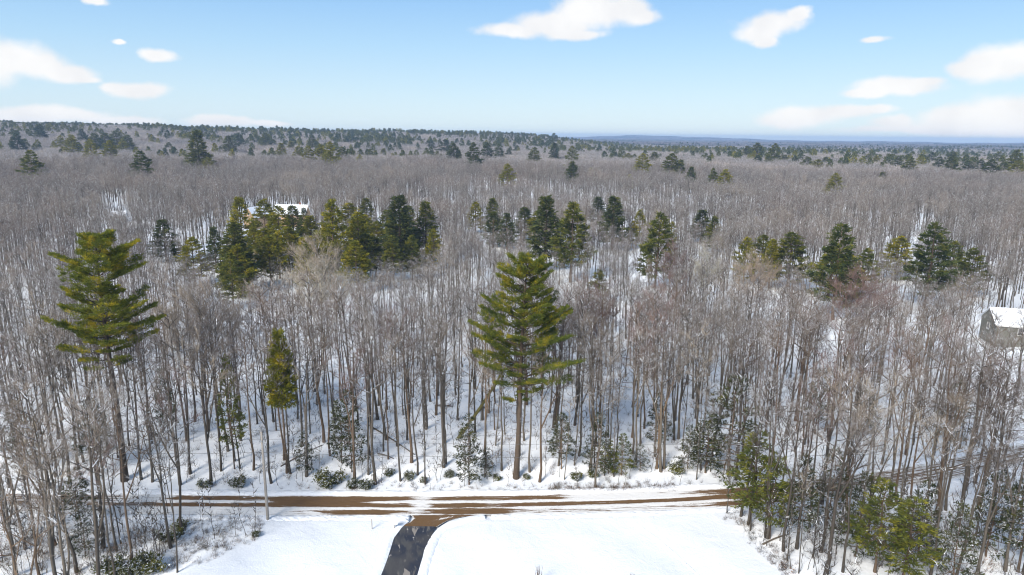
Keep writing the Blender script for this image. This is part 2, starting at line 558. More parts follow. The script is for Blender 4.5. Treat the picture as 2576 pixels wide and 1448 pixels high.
m_asph, g = material('patched_asphalt', 0.55, 0.4)
warpn = g.noise(g.pos, 0.5, 2)
wp3 = g.v('ADD', g.pos, g.v('MULTIPLY', warpn.outputs['Color'], (.6, .6, 0)))
rot3 = g.n('ShaderNodeVectorRotate', rotation_type='Z_AXIS'); g.put(rot3.inputs['Vector'], wp3); rot3.inputs['Angle'].default_value = R(-14)
vv3 = g.v('MULTIPLY', rot3.outputs[0], (1.7, 0.42, 1))
an = g.noise(vv3, 0.75, 6, 0.66, 0.0)
bn = g.noise(vv3, 1.3, 6, 0.7, 0.0)
cn = g.noise(g.pos, 0.35, 2)
base = g.mix(g.ramp(cn.outputs[0], 0.4, 0.6), (0.028, 0.032, 0.046), (0.062, 0.059, 0.060))
base = g.mix(g.ramp(an.outputs[0], 0.56, 0.64), base, (0.13, 0.12, 0.108))
base = g.mix(g.ramp(bn.outputs[0], 0.63, 0.66), base, (0.50, 0.46, 0.42))
vor = g.n('ShaderNodeTexVoronoi'); g.put(vor.inputs['Vector'], vv3); vor.inputs['Scale'].default_value = .9; vor.inputs['Randomness'].default_value = 1.0
sc_ = g.n('ShaderNodeSeparateColor'); g.put(sc_.inputs[0], vor.outputs['Color'])
base = g.mix(g.m('MULTIPLY', g.ramp(sc_.outputs[0], .70, .74), g.ramp(bn.outputs[0], .35, .6)), base, (0.075, 0.072, 0.07))
base = g.mix(g.m('MULTIPLY', g.ramp(sc_.outputs[1], .84, .86), g.ramp(an.outputs[0], .40, .46)), base, (0.26, 0.23, 0.20))
g.put(g.b.inputs['Base Color'], base)
Gd, dL, dR = strip(DL, DR, 90, 16, 0.055)
mb = MB(); mb.grid(Gd)
tag(mb.build('driveway', m_asph), 'dark asphalt driveway with frost patches leading to the dirt road', kind='structure')


def side_bank(edge, sgn, w, hgt, label, zr=0.03):
    e, _ = resample(edge, 0.35)
    t = np.gradient(e, axis=0); t /= np.linalg.norm(t, axis=1)[:, None]
    n = np.stack([-t[:, 1], t[:, 0]], -1) * sgn
    return bank(e, n, -0.08, w, hgt, 'snow_bank', label, rough=zr)


# path order runs from the road towards the camera, so the left normal points away to the right
side_bank(np.concatenate([APR_L[1:3], DL]), -1, 1.3, 0.20, 'plowed snow bank on the left side of the asphalt driveway', 0.02)
side_bank(np.concatenate([APR_R, DR]), 1, 1.3, 0.18, 'plowed snow bank curving along the right side of the asphalt driveway', 0.02)

# faint track across the field
tp = np.array([at(*p) for p in [(1590, 1311), (1640, 1345), (1690, 1385), (1735, 1428), (1790, 1480)]])
tq, _ = resample(tp[:, :2], 0.3)
tt = np.gradient(tq, axis=0); tt /= np.linalg.norm(tt, axis=1)[:, None]
tn = np.stack([-tt[:, 1], tt[:, 0]], -1)
Gt = np.zeros((len(tq), 5, 3)); Gt[..., :2] = tq[:, None] + tn[:, None] * np.linspace(-.16, .16, 5)[None, :, None]
Gt[..., 2] = ground(Gt[..., 0], Gt[..., 1]) + np.array([-.03, .05, .02, .07, -.03])[None]
mb = MB(); mb.grid(Gt)
tag(mb.build('snow_track', m_bank), 'thin line of a track running down across the open snow field', kind='structure')


# ------------------------------------------------------------------ bark and foliage materials
def bark(name, a, b, snow=0.35, far=False):
    m, g = material(name, 0.9, 0.1)
    oi = g.n('ShaderNodeObjectInfo')
    nn = g.noise(g.pos, 2.2, 4, 0.6)
    region = g.noise(g.pos, 0.022, 3, 0.6)
    c = g.mix(nn.outputs[0], a, b)
    c = g.mix(g.m('MULTIPLY', g.ramp(region.outputs[0], .48, .66), .5), c, tuple(x * y for x, y in zip(b, (1.0, .84, .78))))
    tn_ = g.noise(g.v('ADD', g.pos, (310.0, 80.0, 0.0)), 0.03, 3, 0.6)
    c = g.mix(g.m('MULTIPLY', g.ramp(tn_.outputs[0], .52, .64), .5), c, tuple(x * y for x, y in zip(b, (1.30, 1.20, 1.05))))
    dk = g.noise(g.pos, 0.045, 2, 0.5)
    c = g.mix(g.m('MULTIPLY', g.ramp(dk.outputs[0], .50, .66), .45), c, tuple(x * .6 for x in a))
    c = g.mix(g.m('MULTIPLY', oi.outputs['Random'], 0.6), c, tuple(x * y for x, y in zip(a, (.60, .56, .54))))
    sep = g.n('ShaderNodeSeparateXYZ'); g.put(sep.inputs[0], g.geo.outputs['Normal'])
    sn = g.noise(g.pos, 1.3, 3, 0.6)
    f = g.m('MULTIPLY', g.ramp(sep.outputs[2], 0.25, 0.6), g.ramp(sn.outputs[0], 0.62 - 0.25 * snow, 0.70 - 0.25 * snow))
    c = g.mix(f, c, (0.82, 0.84, 0.88))
    g.put(g.b.inputs['Base Color'], c)
    return m


m_bark = bark('grey_bark', (0.062, 0.053, 0.043), (0.165, 0.143, 0.118), .5)
m_bark_b = bark('brown_bark', (0.10, 0.070, 0.048), (0.185, 0.135, 0.095), .15)
m_bark_d = bark('dark_pine_bark', (0.045, 0.036, 0.029), (0.105, 0.082, 0.064), .2)
m_twig = bark('grey_twigs', (0.15, 0.129, 0.112), (0.345, 0.302, 0.262), 0.30)
m_twig_r = bark('reddish_twigs', (0.17, 0.115, 0.10), (0.27, 0.19, 0.165), 0.2)
m_twig_p = bark('pale_twigs', (0.34, 0.28, 0.21), (0.48, 0.41, 0.32), 0.1)
m_twig_w = bark('whitish_twigs', (0.42, 0.40, 0.32), (0.58, 0.55, 0.46), 0.2)


def foliage(name, dark, lit, tip, snow=0.0):  # needle tones; lit and tip also put yellow highlights into the colour
    m, g = material(name, 0.75, 0.15)
    oi = g.n('ShaderNodeObjectInfo')
    n1 = g.noise(g.pos, 0.55, 3, 0.6)
    n2 = g.noise(g.pos, 3.0, 3, 0.6)
    f = g.m('ADD', g.m('MULTIPLY', n1.outputs[0], .75), g.m('MULTIPLY', n2.outputs[0], .35))
    c = g.mix(g.ramp(f, 0.38, 0.62), dark, lit)
    c = g.mix(g.m('MULTIPLY', g.ramp(n1.outputs[0], 0.52, 0.66), 0.85), c, tip)
    c = g.mix(g.m('MULTIPLY', oi.outputs['Random'], 0.35), c, dark)
    if snow > 0:
        sep = g.n('ShaderNodeSeparateXYZ'); g.put(sep.inputs[0], g.geo.outputs['Normal'])
        s3 = g.noise(g.pos, 2.2, 3, .6)
        up_ = g.ramp(g.m('ABSOLUTE', sep.outputs[2]), 0.45, 0.75)
        c = g.mix(g.m('MULTIPLY', up_, g.ramp(s3.outputs[0], .62 - .25 * snow, .68 - .25 * snow)), c, (0.82, .84, .88))
    g.put(g.b.inputs['Base Color'], c)
    tr = g.n('ShaderNodeBsdfTranslucent'); g.put(tr.inputs[0], c)
    mx = g.n('ShaderNodeMixShader'); mx.inputs[0].default_value = 0.30
    g.t.links.new(g.b.outputs[0], mx.inputs[1]); g.t.links.new(tr.outputs[0], mx.inputs[2])
    out = [n for n in g.t.nodes if n.type == 'OUTPUT_MATERIAL'][0]
    g.t.links.new(mx.outputs[0], out.inputs[0])
    return m


f_hero = foliage('olive_pine_needles', (0.055, 0.078, 0.018), (0.185, 0.20, 0.024), (0.48, 0.37, 0.025))
f_olive = foliage('olive_needles', (0.085, 0.10, 0.014), (0.27, 0.25, 0.022), (0.50, 0.38, 0.02))
f_green = foliage('green_needles', (0.045, 0.062, 0.018), (0.155, 0.165, 0.028), (0.31, 0.27, 0.03))
f_dark = foliage('dark_needles', (0.032, 0.050, 0.020), (0.105, 0.125, 0.034), (0.20, 0.19, 0.035))
f_snowy = foliage('snowy_needles', (0.026, 0.034, 0.014), (0.075, 0.082, 0.028), (0.14, 0.13, 0.03), 0.42)
f_shrub = foliage('shrub_leaves', (0.045, 0.055, 0.014), (0.13, 0.13, 0.03), (0.22, 0.20, 0.03), 0.55)
TINT = {'y': f_olive, 'g': f_green, 'd': f_dark, 's': f_snowy, 'h': f_hero, 'b': f_shrub}


# ------------------------------------------------------------------ bare trees
def unit(v):
    v = np.asarray(v, float)
    return v / (np.linalg.norm(v, axis=-1, keepdims=True) + 1e-9)


def limb_path(p0, d, L, n, lift, wob, r):
    pts = [p0]; q = d.copy(); p = p0.copy()
    for i in range(n - 1):
        q = unit(q + np.array([0, 0, lift]) + r.normal(size=3) * wob)
        p = p + q * L / (n - 1); pts.append(p)
    return np.array(pts)


def bare_tree(seed, h, r0, cb=0.5, spread=3.0, fork=0, nl=11, nb=6, nt=5, sub=1, lean=0.0, tw=0.0155):
    r = np.random.default_rng(seed)
    TR, CR = MB(), MB()
    n = 11
    z = np.linspace(0, h * .94, n)
    w = np.cumsum(r.normal(size=(n, 2)) * 0.085, axis=0); w -= w[0]
    tp_ = np.stack([w[:, 0] + lean * z, w[:, 1], z], -1)
    t = z / z[-1]
    r0 = r0 * .82
    rad = r0 * ((1 - t) ** .75 * .92 + .08); rad[0] *= 1.35
    tp_[0, 2] = -0.4
    TR.tube(tp_, rad, 7)
    stems = [(tp_, rad, cb)]
    for k in range(fork):
        t0 = r.uniform(.28, .5); i = int(t0 * (n - 1)); a = r.uniform(0, 6.28)
        d = unit([math.cos(a) * .38, math.sin(a) * .38, 1])
        q = limb_path(tp_[i], d, h * (.90 - t0), 8, .12, .05, r)
        rq = rad[i] * .72 * (1 - np.linspace(0, 1, 8)) ** .8 + .015
        TR.tube(q, rq, 6); stems.append((q, rq, .35))
    B0, Bd, Bl = [], [], []
    for (sp_, sr, c0) in stems:
        m = nl if sp_ is tp_ else max(5, nl // 2)
        a0 = r.uniform(0, 6.28)
        for k in range(m):
            u = c0 + (0.97 - c0) * (k + r.uniform(0, .8)) / m
            f = u * (len(sp_) - 1); i = int(f); fr = f - i
            i2 = min(i + 1, len(sp_) - 1)
            p0 = sp_[i] * (1 - fr) + sp_[i2] * fr
            a = a0 + k * 2.4 + r.normal() * .3
            steep = r.uniform(.35, 1.2)
            d = unit([math.cos(a), math.sin(a), steep])
            uu = (u - c0) / (1 - c0)
            L = spread * (1.45 - .75 * uu) * r.uniform(.75, 1.2)
            q = limb_path(p0, d, L, 5, .10, .20, r)
            rl = max(.042, (sr[i] * .50)) * (1 - np.linspace(0, 1, 5)) ** .8 + .012
            TR.tube(q, rl, 5, cap=False)
            for j in range(nb):
                s_ = r.uniform(.22, 1.0); g_ = s_ * 4; ii = min(int(g_), 3); fq = g_ - ii
                p1 = q[ii] * (1 - fq) + q[ii + 1] * fq
                dd = unit(unit(q[ii + 1] - q[ii]) * .9 + r.normal(size=3) * .55 + np.array([0, 0, .35]))
                B0.append(p1); Bd.append(dd); Bl.append(L * r.uniform(.32, .6))
        # small side shoots on the lower stem
        for k in range(3):
            i = r.integers(2, len(sp_) - 2); a = r.uniform(0, 6.28)
            if sp_[i][2] > h * .18:
                B0.append(sp_[i]); Bd.append(unit([math.cos(a), math.sin(a), r.uniform(.1, .7)])); Bl.append(r.uniform(.9, 2.0))
    B0, Bd, Bl = np.array(B0), np.array(Bd), np.array(Bl)
    nB = len(B0)
    mid = B0 + Bd * Bl[:, None] * .5
    d2 = unit(Bd + r.normal(size=(nB, 3)) * .25 + [0, 0, .22])
    end = mid + d2 * Bl[:, None] * .5
    for i in range(nB):
        CR.tube([B0[i], mid[i], end[i]], [tw * 1.5, tw, tw * .5], 3, cap=False)
    # twigs
    s_ = r.uniform(.15, 1.0, (nB, nt, 1))
    p = np.where(s_ < .5, B0[:, None] + (mid - B0)[:, None] * s_ * 2, mid[:, None] + (end - mid)[:, None] * (s_ - .5) * 2)
    d = unit(Bd[:, None] * .8 + r.normal(size=(nB, nt, 3)) * .5 + [0, 0, .42])
    L = (Bl[:, None, None] * r.uniform(.35, .8, (nB, nt, 1)))
    e = p + d * L
    CR.cones(p.reshape(-1, 3), e.reshape(-1, 3), tw * .8)
    if sub:
        s2 = r.uniform(.2, .9, (nB, nt, sub, 1))
        p2 = p[:, :, None] + (e - p)[:, :, None] * s2
        e2 = p2 + unit(d[:, :, None] + r.normal(size=(nB, nt, sub, 3)) * .5 + [0, 0, .3]) * L[:, :, None] * .62
        CR.cones(p2.reshape(-1, 3), e2.reshape(-1, 3), tw * .62)
    return TR, CR


SPEC = [  # seed, h, r0, crown base, spread, fork
    (1, 22, .23, .60, 3.1, 1), (2, 23, .19, .64, 2.4, 0), (3, 20, .16, .60, 2.3, 0), (4, 24, .27, .52, 3.9, 2),
    (5, 21, .14, .68, 1.9, 0), (6, 22, .20, .56, 3.1, 1), (7, 19, .12, .62, 1.9, 1), (8, 23, .25, .60, 3.5, 1)]
NEAR = []      # (trunk mesh, crown mesh, height)
STUFFC = bpy.data.collections.new('tree_sources')     # never linked to the scene
for (sd, h, r0, cb, spd, fk) in SPEC:
    TR, CR = bare_tree(sd, h, r0, cb, spd, fk, lean=random.uniform(-.02, .02))
    tm = TR.mesh('trunk', m_bark); cm = CR.mesh('crown', m_twig)
    NEAR.append((tm, cm, h))
    J = MB(); J.V, J.F, J.Mi, J.n = TR.V + CR.V, TR.F + [f + TR.n for f in CR.F], TR.Mi + [x * 0 + 1 for x in CR.Mi], TR.n + CR.n
    STUFFC.objects.link(bpy.data.objects.new('tree_source_%02d' % (len(STUFFC.objects)), J.mesh('tree_source', [m_bark, m_twig])))
THIN = []      # saplings
for sd in (21, 22, 23):
    TR, CR = bare_tree(sd, 10, .06, .35, 1.1, 0, nl=9, nb=4, nt=4, sub=1, tw=.012)
    THIN.append((TR.mesh('trunk', m_bark), CR.mesh('crown', m_twig), 10.0))


def put_tree(kind, x, y, z, h, rz, src, trunk_mat=None, crown_mat=None, wide=1.0, tilt=(0, 0)):
    t = empty(kind, (x, y, z), rz)
    t.rotation_euler = (tilt[0], tilt[1], rz)
    k = h / src[2]
    t.scale = (k * wide, k * wide, k)
    for nm, me, mt in (('trunk', src[0], trunk_mat), ('crown', src[1], crown_mat)):
        o = link(nm, me, t)
        if mt is not None:
            o.material_slots[0].link = 'OBJECT'; o.material_slots[0].material = mt
    return t


# ------------------------------------------------------------------ evergreens
def conifer(seed, h, cb, R_, style='pine', limbs=60, tufts=10, K=7, bl=0.55, bw=0.07, r0=.25, fill=.35, stubs=6, droop=0.0, prof=None):
    """prof(t) -> crown radius factor with t from 0 (crown base) to 1 (tip)"""
    r = np.random.default_rng(seed)
    TR, CR = MB(), MB()
    n = 10; z = np.linspace(0, h * .985, n); t = z / z[-1]
    w = np.cumsum(r.normal(size=(n, 2)) * 0.06, axis=0); w -= w[0]
    tp_ = np.stack([w[:, 0], w[:, 1], z], -1); tp_[0, 2] = -.4
    rad = r0 * ((1 - t) ** .8 * .95 + .05); rad[0] *= 1.3
    TR.tube(tp_, rad, 7)
    if prof is None:
        prof = (lambda q: (1 - q) ** .85 * (0.55 + .45 * min(1, q * 5))) if style == 'cone' else (lambda q: (1 - q ** 2.2) * (0.7 + .3 * min(1, q * 4)))
    Cc, Dd = [], []
    for k in range(limbs):
        q = (k + r.uniform(0, 1)) / limbs
        if style == 'pine': q = round(q * 13) / 13 + r.normal() * .008     # whorls
        q = min(max(q, 0), .985)
        zz = h * (cb + (1 - cb) * q)
        a = k * 2.4 + r.normal() * .5
        L = R_ * prof(q) * (r.uniform(.62, 1.12) if style == 'pine' else r.uniform(.85, 1.1)) + .25
        i = int(zz / z[-1] * (n - 1)); i = min(i, n - 2)
        fr = (zz - z[i]) / (z[i + 1] - z[i])
        p0 = tp_[i] * (1 - fr) + tp_[i + 1] * fr; p0[2] = zz
        slope = (.10 + .55 * q) if style == 'pine' else (-.30 + .75 * q)
        d = unit([math.cos(a), math.sin(a), slope - droop])
        pth = limb_path(p0, d, L, 5, .05 if style == 'pine' else .06, .05, r)
        TR.tube(pth, (.012 + .03 * (1 - q)) * np.array([1.3, 1, .8, .5, .2]) * max(1, L / 3), 4, cap=False)
        nt_ = max(3, int(tufts * (L / R_) ** 1.1))
        s_ = r.uniform(fill, 1.03, nt_) ** .8
        f = np.clip(s_ * 4, 0, 3.999); ii = f.astype(int); fq = (f - ii)[:, None]
        c = pth[ii] * (1 - fq) + pth[np.minimum(ii + 1, 4)] * fq
        tang = unit(pth[np.minimum(ii + 1, 4)] - pth[ii])
        side = unit(np.cross(tang, [0, 0, 1]))
        wdt = L * .34 * (1.12 - s_) + .18
        lat = r.uniform(-1, 1, nt_)[:, None]
        c = c + side * lat * wdt[:, None] + r.normal(size=(nt_, 3)) * [.05, .05, .07]
        dd = unit(tang + side * lat * .9)
        Cc.append(c); Dd.append(dd)
    Cc = np.concatenate(Cc); Dd = np.concatenate(Dd); nt_ = len(Cc)
    c = (Cc[:, None] + r.normal(size=(nt_, K, 3)) * bl * .22).reshape(-1, 3)
    d = (Dd[:, None] * .9 + r.normal(size=(nt_, K, 3)) * .55 + [0, 0, .30]).reshape(-1, 3)
    CR.blades(c, d, bl * r.uniform(.6, 1.25, len(c)), bw * r.uniform(.7, 1.3, len(c)))
    for k in range(stubs):                                # dead lower branches
        zz = h * cb * r.uniform(.35, 1); a = r.uniform(0, 6.28); L = r.uniform(.8, 2.2)
        i = min(int(zz / z[-1] * (n - 1)), n - 2)
        pth = limb_path(np.array([tp_[i][0], tp_[i][1], zz]), unit([math.cos(a), math.sin(a), .1]), L, 3, 0, .1, r)
        TR.tube(pth, [.03, .02, .01], 3, cap=False)
    return TR, CR


CON = {'pine': [], 'cone': []}
for sd, h, cb, rr_ in ((31, 24, .16, 4.6), (32, 24, .20, 4.0), (33, 24, .14, 5.2), (34, 24, .18, 4.4)):
    TR, CR = conifer(sd, h, cb, rr_, 'pine', 78, 15, 8, .9, .12)
    CON['pine'].append((TR.mesh('trunk', m_bark_b), CR.mesh('crown', f_green), float(h), rr_))
for sd, h, cb, rr_ in ((41, 22, .14, 3.4), (42, 22, .18, 3.0), (43, 22, .12, 3.8)):
    TR, CR = conifer(sd, h, cb, rr_, 'cone', 120, 11, 7, .75, .11, fill=.2)
    CON['cone'].append((TR.mesh('trunk', m_bark_b), CR.mesh('crown', f_green), float(h), rr_))
YNG = []       # young hemlocks and pines with open, snow-dusted boughs
for sd, h, cb, rr_ in ((51, 8, .12, 2.0), (52, 9, .25, 1.7), (53, 8, .10, 2.6)):
    TR, CR = conifer(sd, h, cb, rr_, 'cone', 54, 12, 7, .31, .045, r0=.08, fill=.25, stubs=0)
    YNG.append((TR.mesh('trunk', m_bark_b), CR.mesh('crown', f_snowy), float(h), rr_))


def put_conifer(kind, x, y, z, h, wide, src, tint, rz):
    t = empty(kind, (x, y, z), rz)
    k = h / src[2]
    kw = wide / src[3]
    t.scale = (kw, kw, k)
    for nm, me in (('trunk', src[0]), ('crown', src[1])):
        o = link(nm, me, t)
        if nm == 'crown':
            o.material_slots[0].link = 'OBJECT'; o.material_slots[0].material = TINT[tint]
    return t


OCC = []       # (x, y, radius) already taken


def free(x, y, d):
    return all((x - a) ** 2 + (y - b) ** 2 > (d + c) ** 2 for a, b, c in OCC)


# --- the two tall pines
def hero_pine(name, base, top, rows, label, seed, r0, cat='tree'):
    """rows: (y px, left x px, right x px, density) outline of the crown as seen, taken at the tree's own distance"""
    r = np.random.default_rng(seed)
    bx, by, bz = at(*base)
    tx, ty, tz = top_at(top[0], top[1], by)
    h = tz - bz
    T_ = empty(name, (bx, by, bz))
    TR = MB(); n = 12; t = np.linspace(0, 1, n)
    trunk = np.stack([(tx - bx) * t ** 1.1 + np.sin(t * 7) * .10, np.sin(t * 5) * .12, h * .98 * t], -1); trunk[0, 2] = -.5
    rad = r0 * ((1 - t) ** .7 * .93 + .07); rad[0] *= 1.3
    TR.tube(trunk, rad, 10)
    zr, xl, xr, dn = [], [], [], []
    for (py, x0, x1, dd) in rows:
        a = top_at(x0, py, by); b = top_at(x1, py, by)
        zr.append(a[2] - bz); xl.append(a[0] - bx); xr.append(b[0] - bx); dn.append(dd)
    zr = np.array(zr)[::-1]; xl = np.array(xl)[::-1]; xr = np.array(xr)[::-1]; dn = np.array(dn)[::-1]
    Cc, Dd = [], []
    LB = MB()
    z0, z1 = zr[0], zr[-1]
    nwh = 17
    for w_ in range(nwh):
        zc = z0 + (z1 - z0) * (w_ + .5) / nwh + r.normal() * .15
        L0, R0, dd = np.interp(zc, zr, xl), np.interp(zc, zr, xr), np.interp(zc, zr, dn)
        cxw = np.interp(zc, trunk[:, 2], trunk[:, 0]); cyw = np.interp(zc, trunk[:, 2], trunk[:, 1])
        Lm, Rm = cxw - L0, R0 - cxw
        dep = (abs(Lm) + abs(Rm)) / 2
        for k in range(int(r.integers(7, 10))):
            if r.uniform() > dd: continue
            a = (k + r.uniform(-.35, .35)) / 7 * 6.283
            ca, sa = math.cos(a), math.sin(a)
            ext = (Rm if ca > 0 else Lm) * abs(ca) + dep * .62 * abs(sa)
            ext = max(.5, ext * r.uniform(.45, 1.12))
            q = (zc - z0) / (z1 - z0)
            zs = zc - ext * (.06 + .42 * q)
            d = unit([ca, sa, .10 + .50 * q])
            pth = limb_path(np.array([cxw, cyw, max(zs, z0 - 1)]), d, ext * 1.03, 7, .035, .055, r)
            LB.tube(pth, (.035 + .035 * (1 - q)) * np.array([1.5, 1.25, 1, .8, .6, .4, .2]), 5, cap=False)
            nt_ = int(7 + ext * 16)
            s_ = r.uniform(.28, 1.0, nt_) ** .75
            f = np.clip(s_ * 6, 0, 5.999); ii = f.astype(int); fq = (f - ii)[:, None]
            c = pth[ii] * (1 - fq) + pth[ii + 1] * fq
            tang = unit(pth[ii + 1] - pth[ii]); side = unit(np.cross(tang, [0, 0, 1]))
            wd = ext * .21 * np.sin(np.pi * np.clip((s_ - .15) / .95, 0, 1)) ** .7 + .15
            lat = r.uniform(-1, 1, nt_)
            c = c + side * (lat * wd)[:, None] + r.normal(size=(nt_, 3)) * [.06, .06, .05] + np.array([0, 0, .10])
            Cc.append(c); Dd.append(unit(tang + side * lat[:, None] * .9))
    Cc = np.concatenate(Cc); Dd = np.concatenate(Dd); nt_ = len(Cc); K_ = 8
    CR = MB()
    K_ = 10
    c = (Cc[:, None] + r.normal(size=(nt_, K_, 3)) * [.12, .12, .07]).reshape(-1, 3)
    d = (Dd[:, None] * .8 + r.normal(size=(nt_, K_, 3)) * [.6, .6, .3] + [0, 0, .30]).reshape(-1, 3)
    CR.blades(c, d, r.uniform(.22, .50, len(c)), r.uniform(.026, .046, len(c)))
    CR.build('crown', f_hero, T_)
    for k in range(14):
        zz = r.uniform(h * .18, z0); a = r.uniform(0, 6.28)
        cxw = np.interp(zz, trunk[:, 2], trunk[:, 0])
        pth = limb_path(np.array([cxw, 0, zz]), unit([math.cos(a), math.sin(a), r.uniform(-.1, .25)]), r.uniform(.8, 3.0), 4, 0, .12, r)
        LB.tube(pth, [.045, .035, .02, .008], 4, cap=False)
    TR.V += LB.V; TR.F += [f + TR.n for f in LB.F]; TR.Mi += LB.Mi
    TR.build('trunk', m_bark_d, T_)
    tag(T_, label, cat, 'tall pines standing over the wood')
    OCC.append((bx, by, 2.2))
    return T_, (bx, by, bz), h


ROWS_C = [(637, 1285, 1350, 1), (655, 1270, 1385, 1), (690, 1245, 1385, 1), (720, 1232, 1395, .9), (750, 1225, 1415, .9), (790, 1190, 1430, .95), (825, 1185, 1445, .95),
          (855, 1205, 1440, .8), (885, 1192, 1452, .85), (915, 1200, 1450, .75), (940, 1235, 1420, .85), (962, 1245, 1425, .8), (990, 1265, 1350, .6), (1015, 1280, 1330, .4)]
ROWS_L = [(582, 205, 262, 1), (605, 185, 320, 1), (640, 160, 365, 1), (668, 190, 375, .8), (690, 120, 330, .75), (715, 105, 300, .7), (738, 150, 300, .35), (765, 160, 370, .9),
          (790, 150, 375, .9), (812, 150, 388, 1), (838, 150, 385, .9), (862, 145, 365, .7), (885, 175, 320, .5), (925, 190, 330, .4)]
heroC, HC, hC = hero_pine('pine_tree', (1298, 1202), (1326, 637), ROWS_C, 'tall olive pine with a broad layered crown standing alone behind the middle of the road', 71, .42)
heroL, HL, hL = hero_pine('pine_tree', (314, 1209), (236, 583), ROWS_L, 'tall olive pine with a gap in its tiered crown at left', 72, .46)

# --- other evergreens, read off the photograph: x, top y, crown width, true width in metres, shape, tint
MID = [(410, 555, 62, 'cone', 'd'), (480, 600, 60, 'pine', 'y'), (535, 573, 42, 'cone', 'd'), (601, 500, 66, 'cone', 'y'), (590, 565, 80, 'cone', 'g'), (577, 640, 62, 'pine', 'g'),
       (665, 505, 60, 'pine', 'y'), (695, 522, 66, 'pine', 'y'), (722, 575, 62, 'pine', 'y'), (735, 520, 46, 'cone', 'g'), (765, 525, 34, 'cone', 'd'), (780, 545, 48, 'cone', 'y'),
       (625, 712, 46, 'pine', 'y'), (835, 508, 76, 'pine', 'y'), (877, 513, 50, 'pine', 'y'), (902, 538, 70, 'pine', 'y'), (921, 500, 44, 'cone', 'g'), (947, 560, 40, 'pine', 'y'),
       (972, 530, 50, 'pine', 'g'), (1004, 496, 74, 'cone', 'd'), (1028, 520, 48, 'cone', 'g'), (1068, 510, 62, 'cone', 'g'), (1195, 510, 36, 'pine', 'y'), (1239, 500, 38, 'cone', 'g'), (1240, 535, 46, 'cone', 'd'),
       (1276, 538, 42, 'cone', 'd'), (1320, 523, 50, 'cone', 'd'), (1376, 497, 72, 'cone', 'd'), (1358, 530, 52, 'pine', 'y'), (1441, 514, 72, 'pine', 'g'), (1504, 497, 42, 'cone', 'd'), (1545, 497, 56, 'cone', 'd'),
       (1434, 600, 34, 'pine', 'y'), (1506, 680, 46, 'pine', 'g'), (1594, 558, 30, 'pine', 'y'), (1612, 530, 32, 'pine', 'y'), (1658, 540, 76, 'pine', 'g'), (1690, 560, 30, 'pine', 'y'), (1768, 530, 46, 'cone', 'd'), (1799, 546, 38, 'cone', 'g'),
       (1880, 600, 50, 'pine', 'y'), (1922, 594, 52, 'pine', 'g'), (1945, 605, 42, 'pine', 'y'), (1992, 588, 76, 'pine', 'g'), (2122, 570, 92, 'pine', 'd'), (2097, 625, 70, 'pine', 'y'), (2140, 640, 66, 'pine', 'y'), (2183, 628, 58, 'pine', 'g'),
       (2265, 597, 62, 'pine', 'y'), (2306, 628, 30, 'pine', 'y'), (2355, 565, 84, 'pine', 'd'), (2404, 610, 60, 'pine', 'g'), (2455, 628, 62, 'pine', 'g'), (2365, 710, 40, 'pine', 'g')]
_r = np.random.default_rng(5)
for _k in range(34):
    _x = float(_r.uniform(560, 1090)); MID.append((_x, float(530 + (1090 - _x) * .05 + _r.uniform(0, 75)), float(_r.uniform(34, 62)), 'pine' if _r.uniform() < .6 else 'cone', 'yyg'[int(_r.integers(0, 3))]))
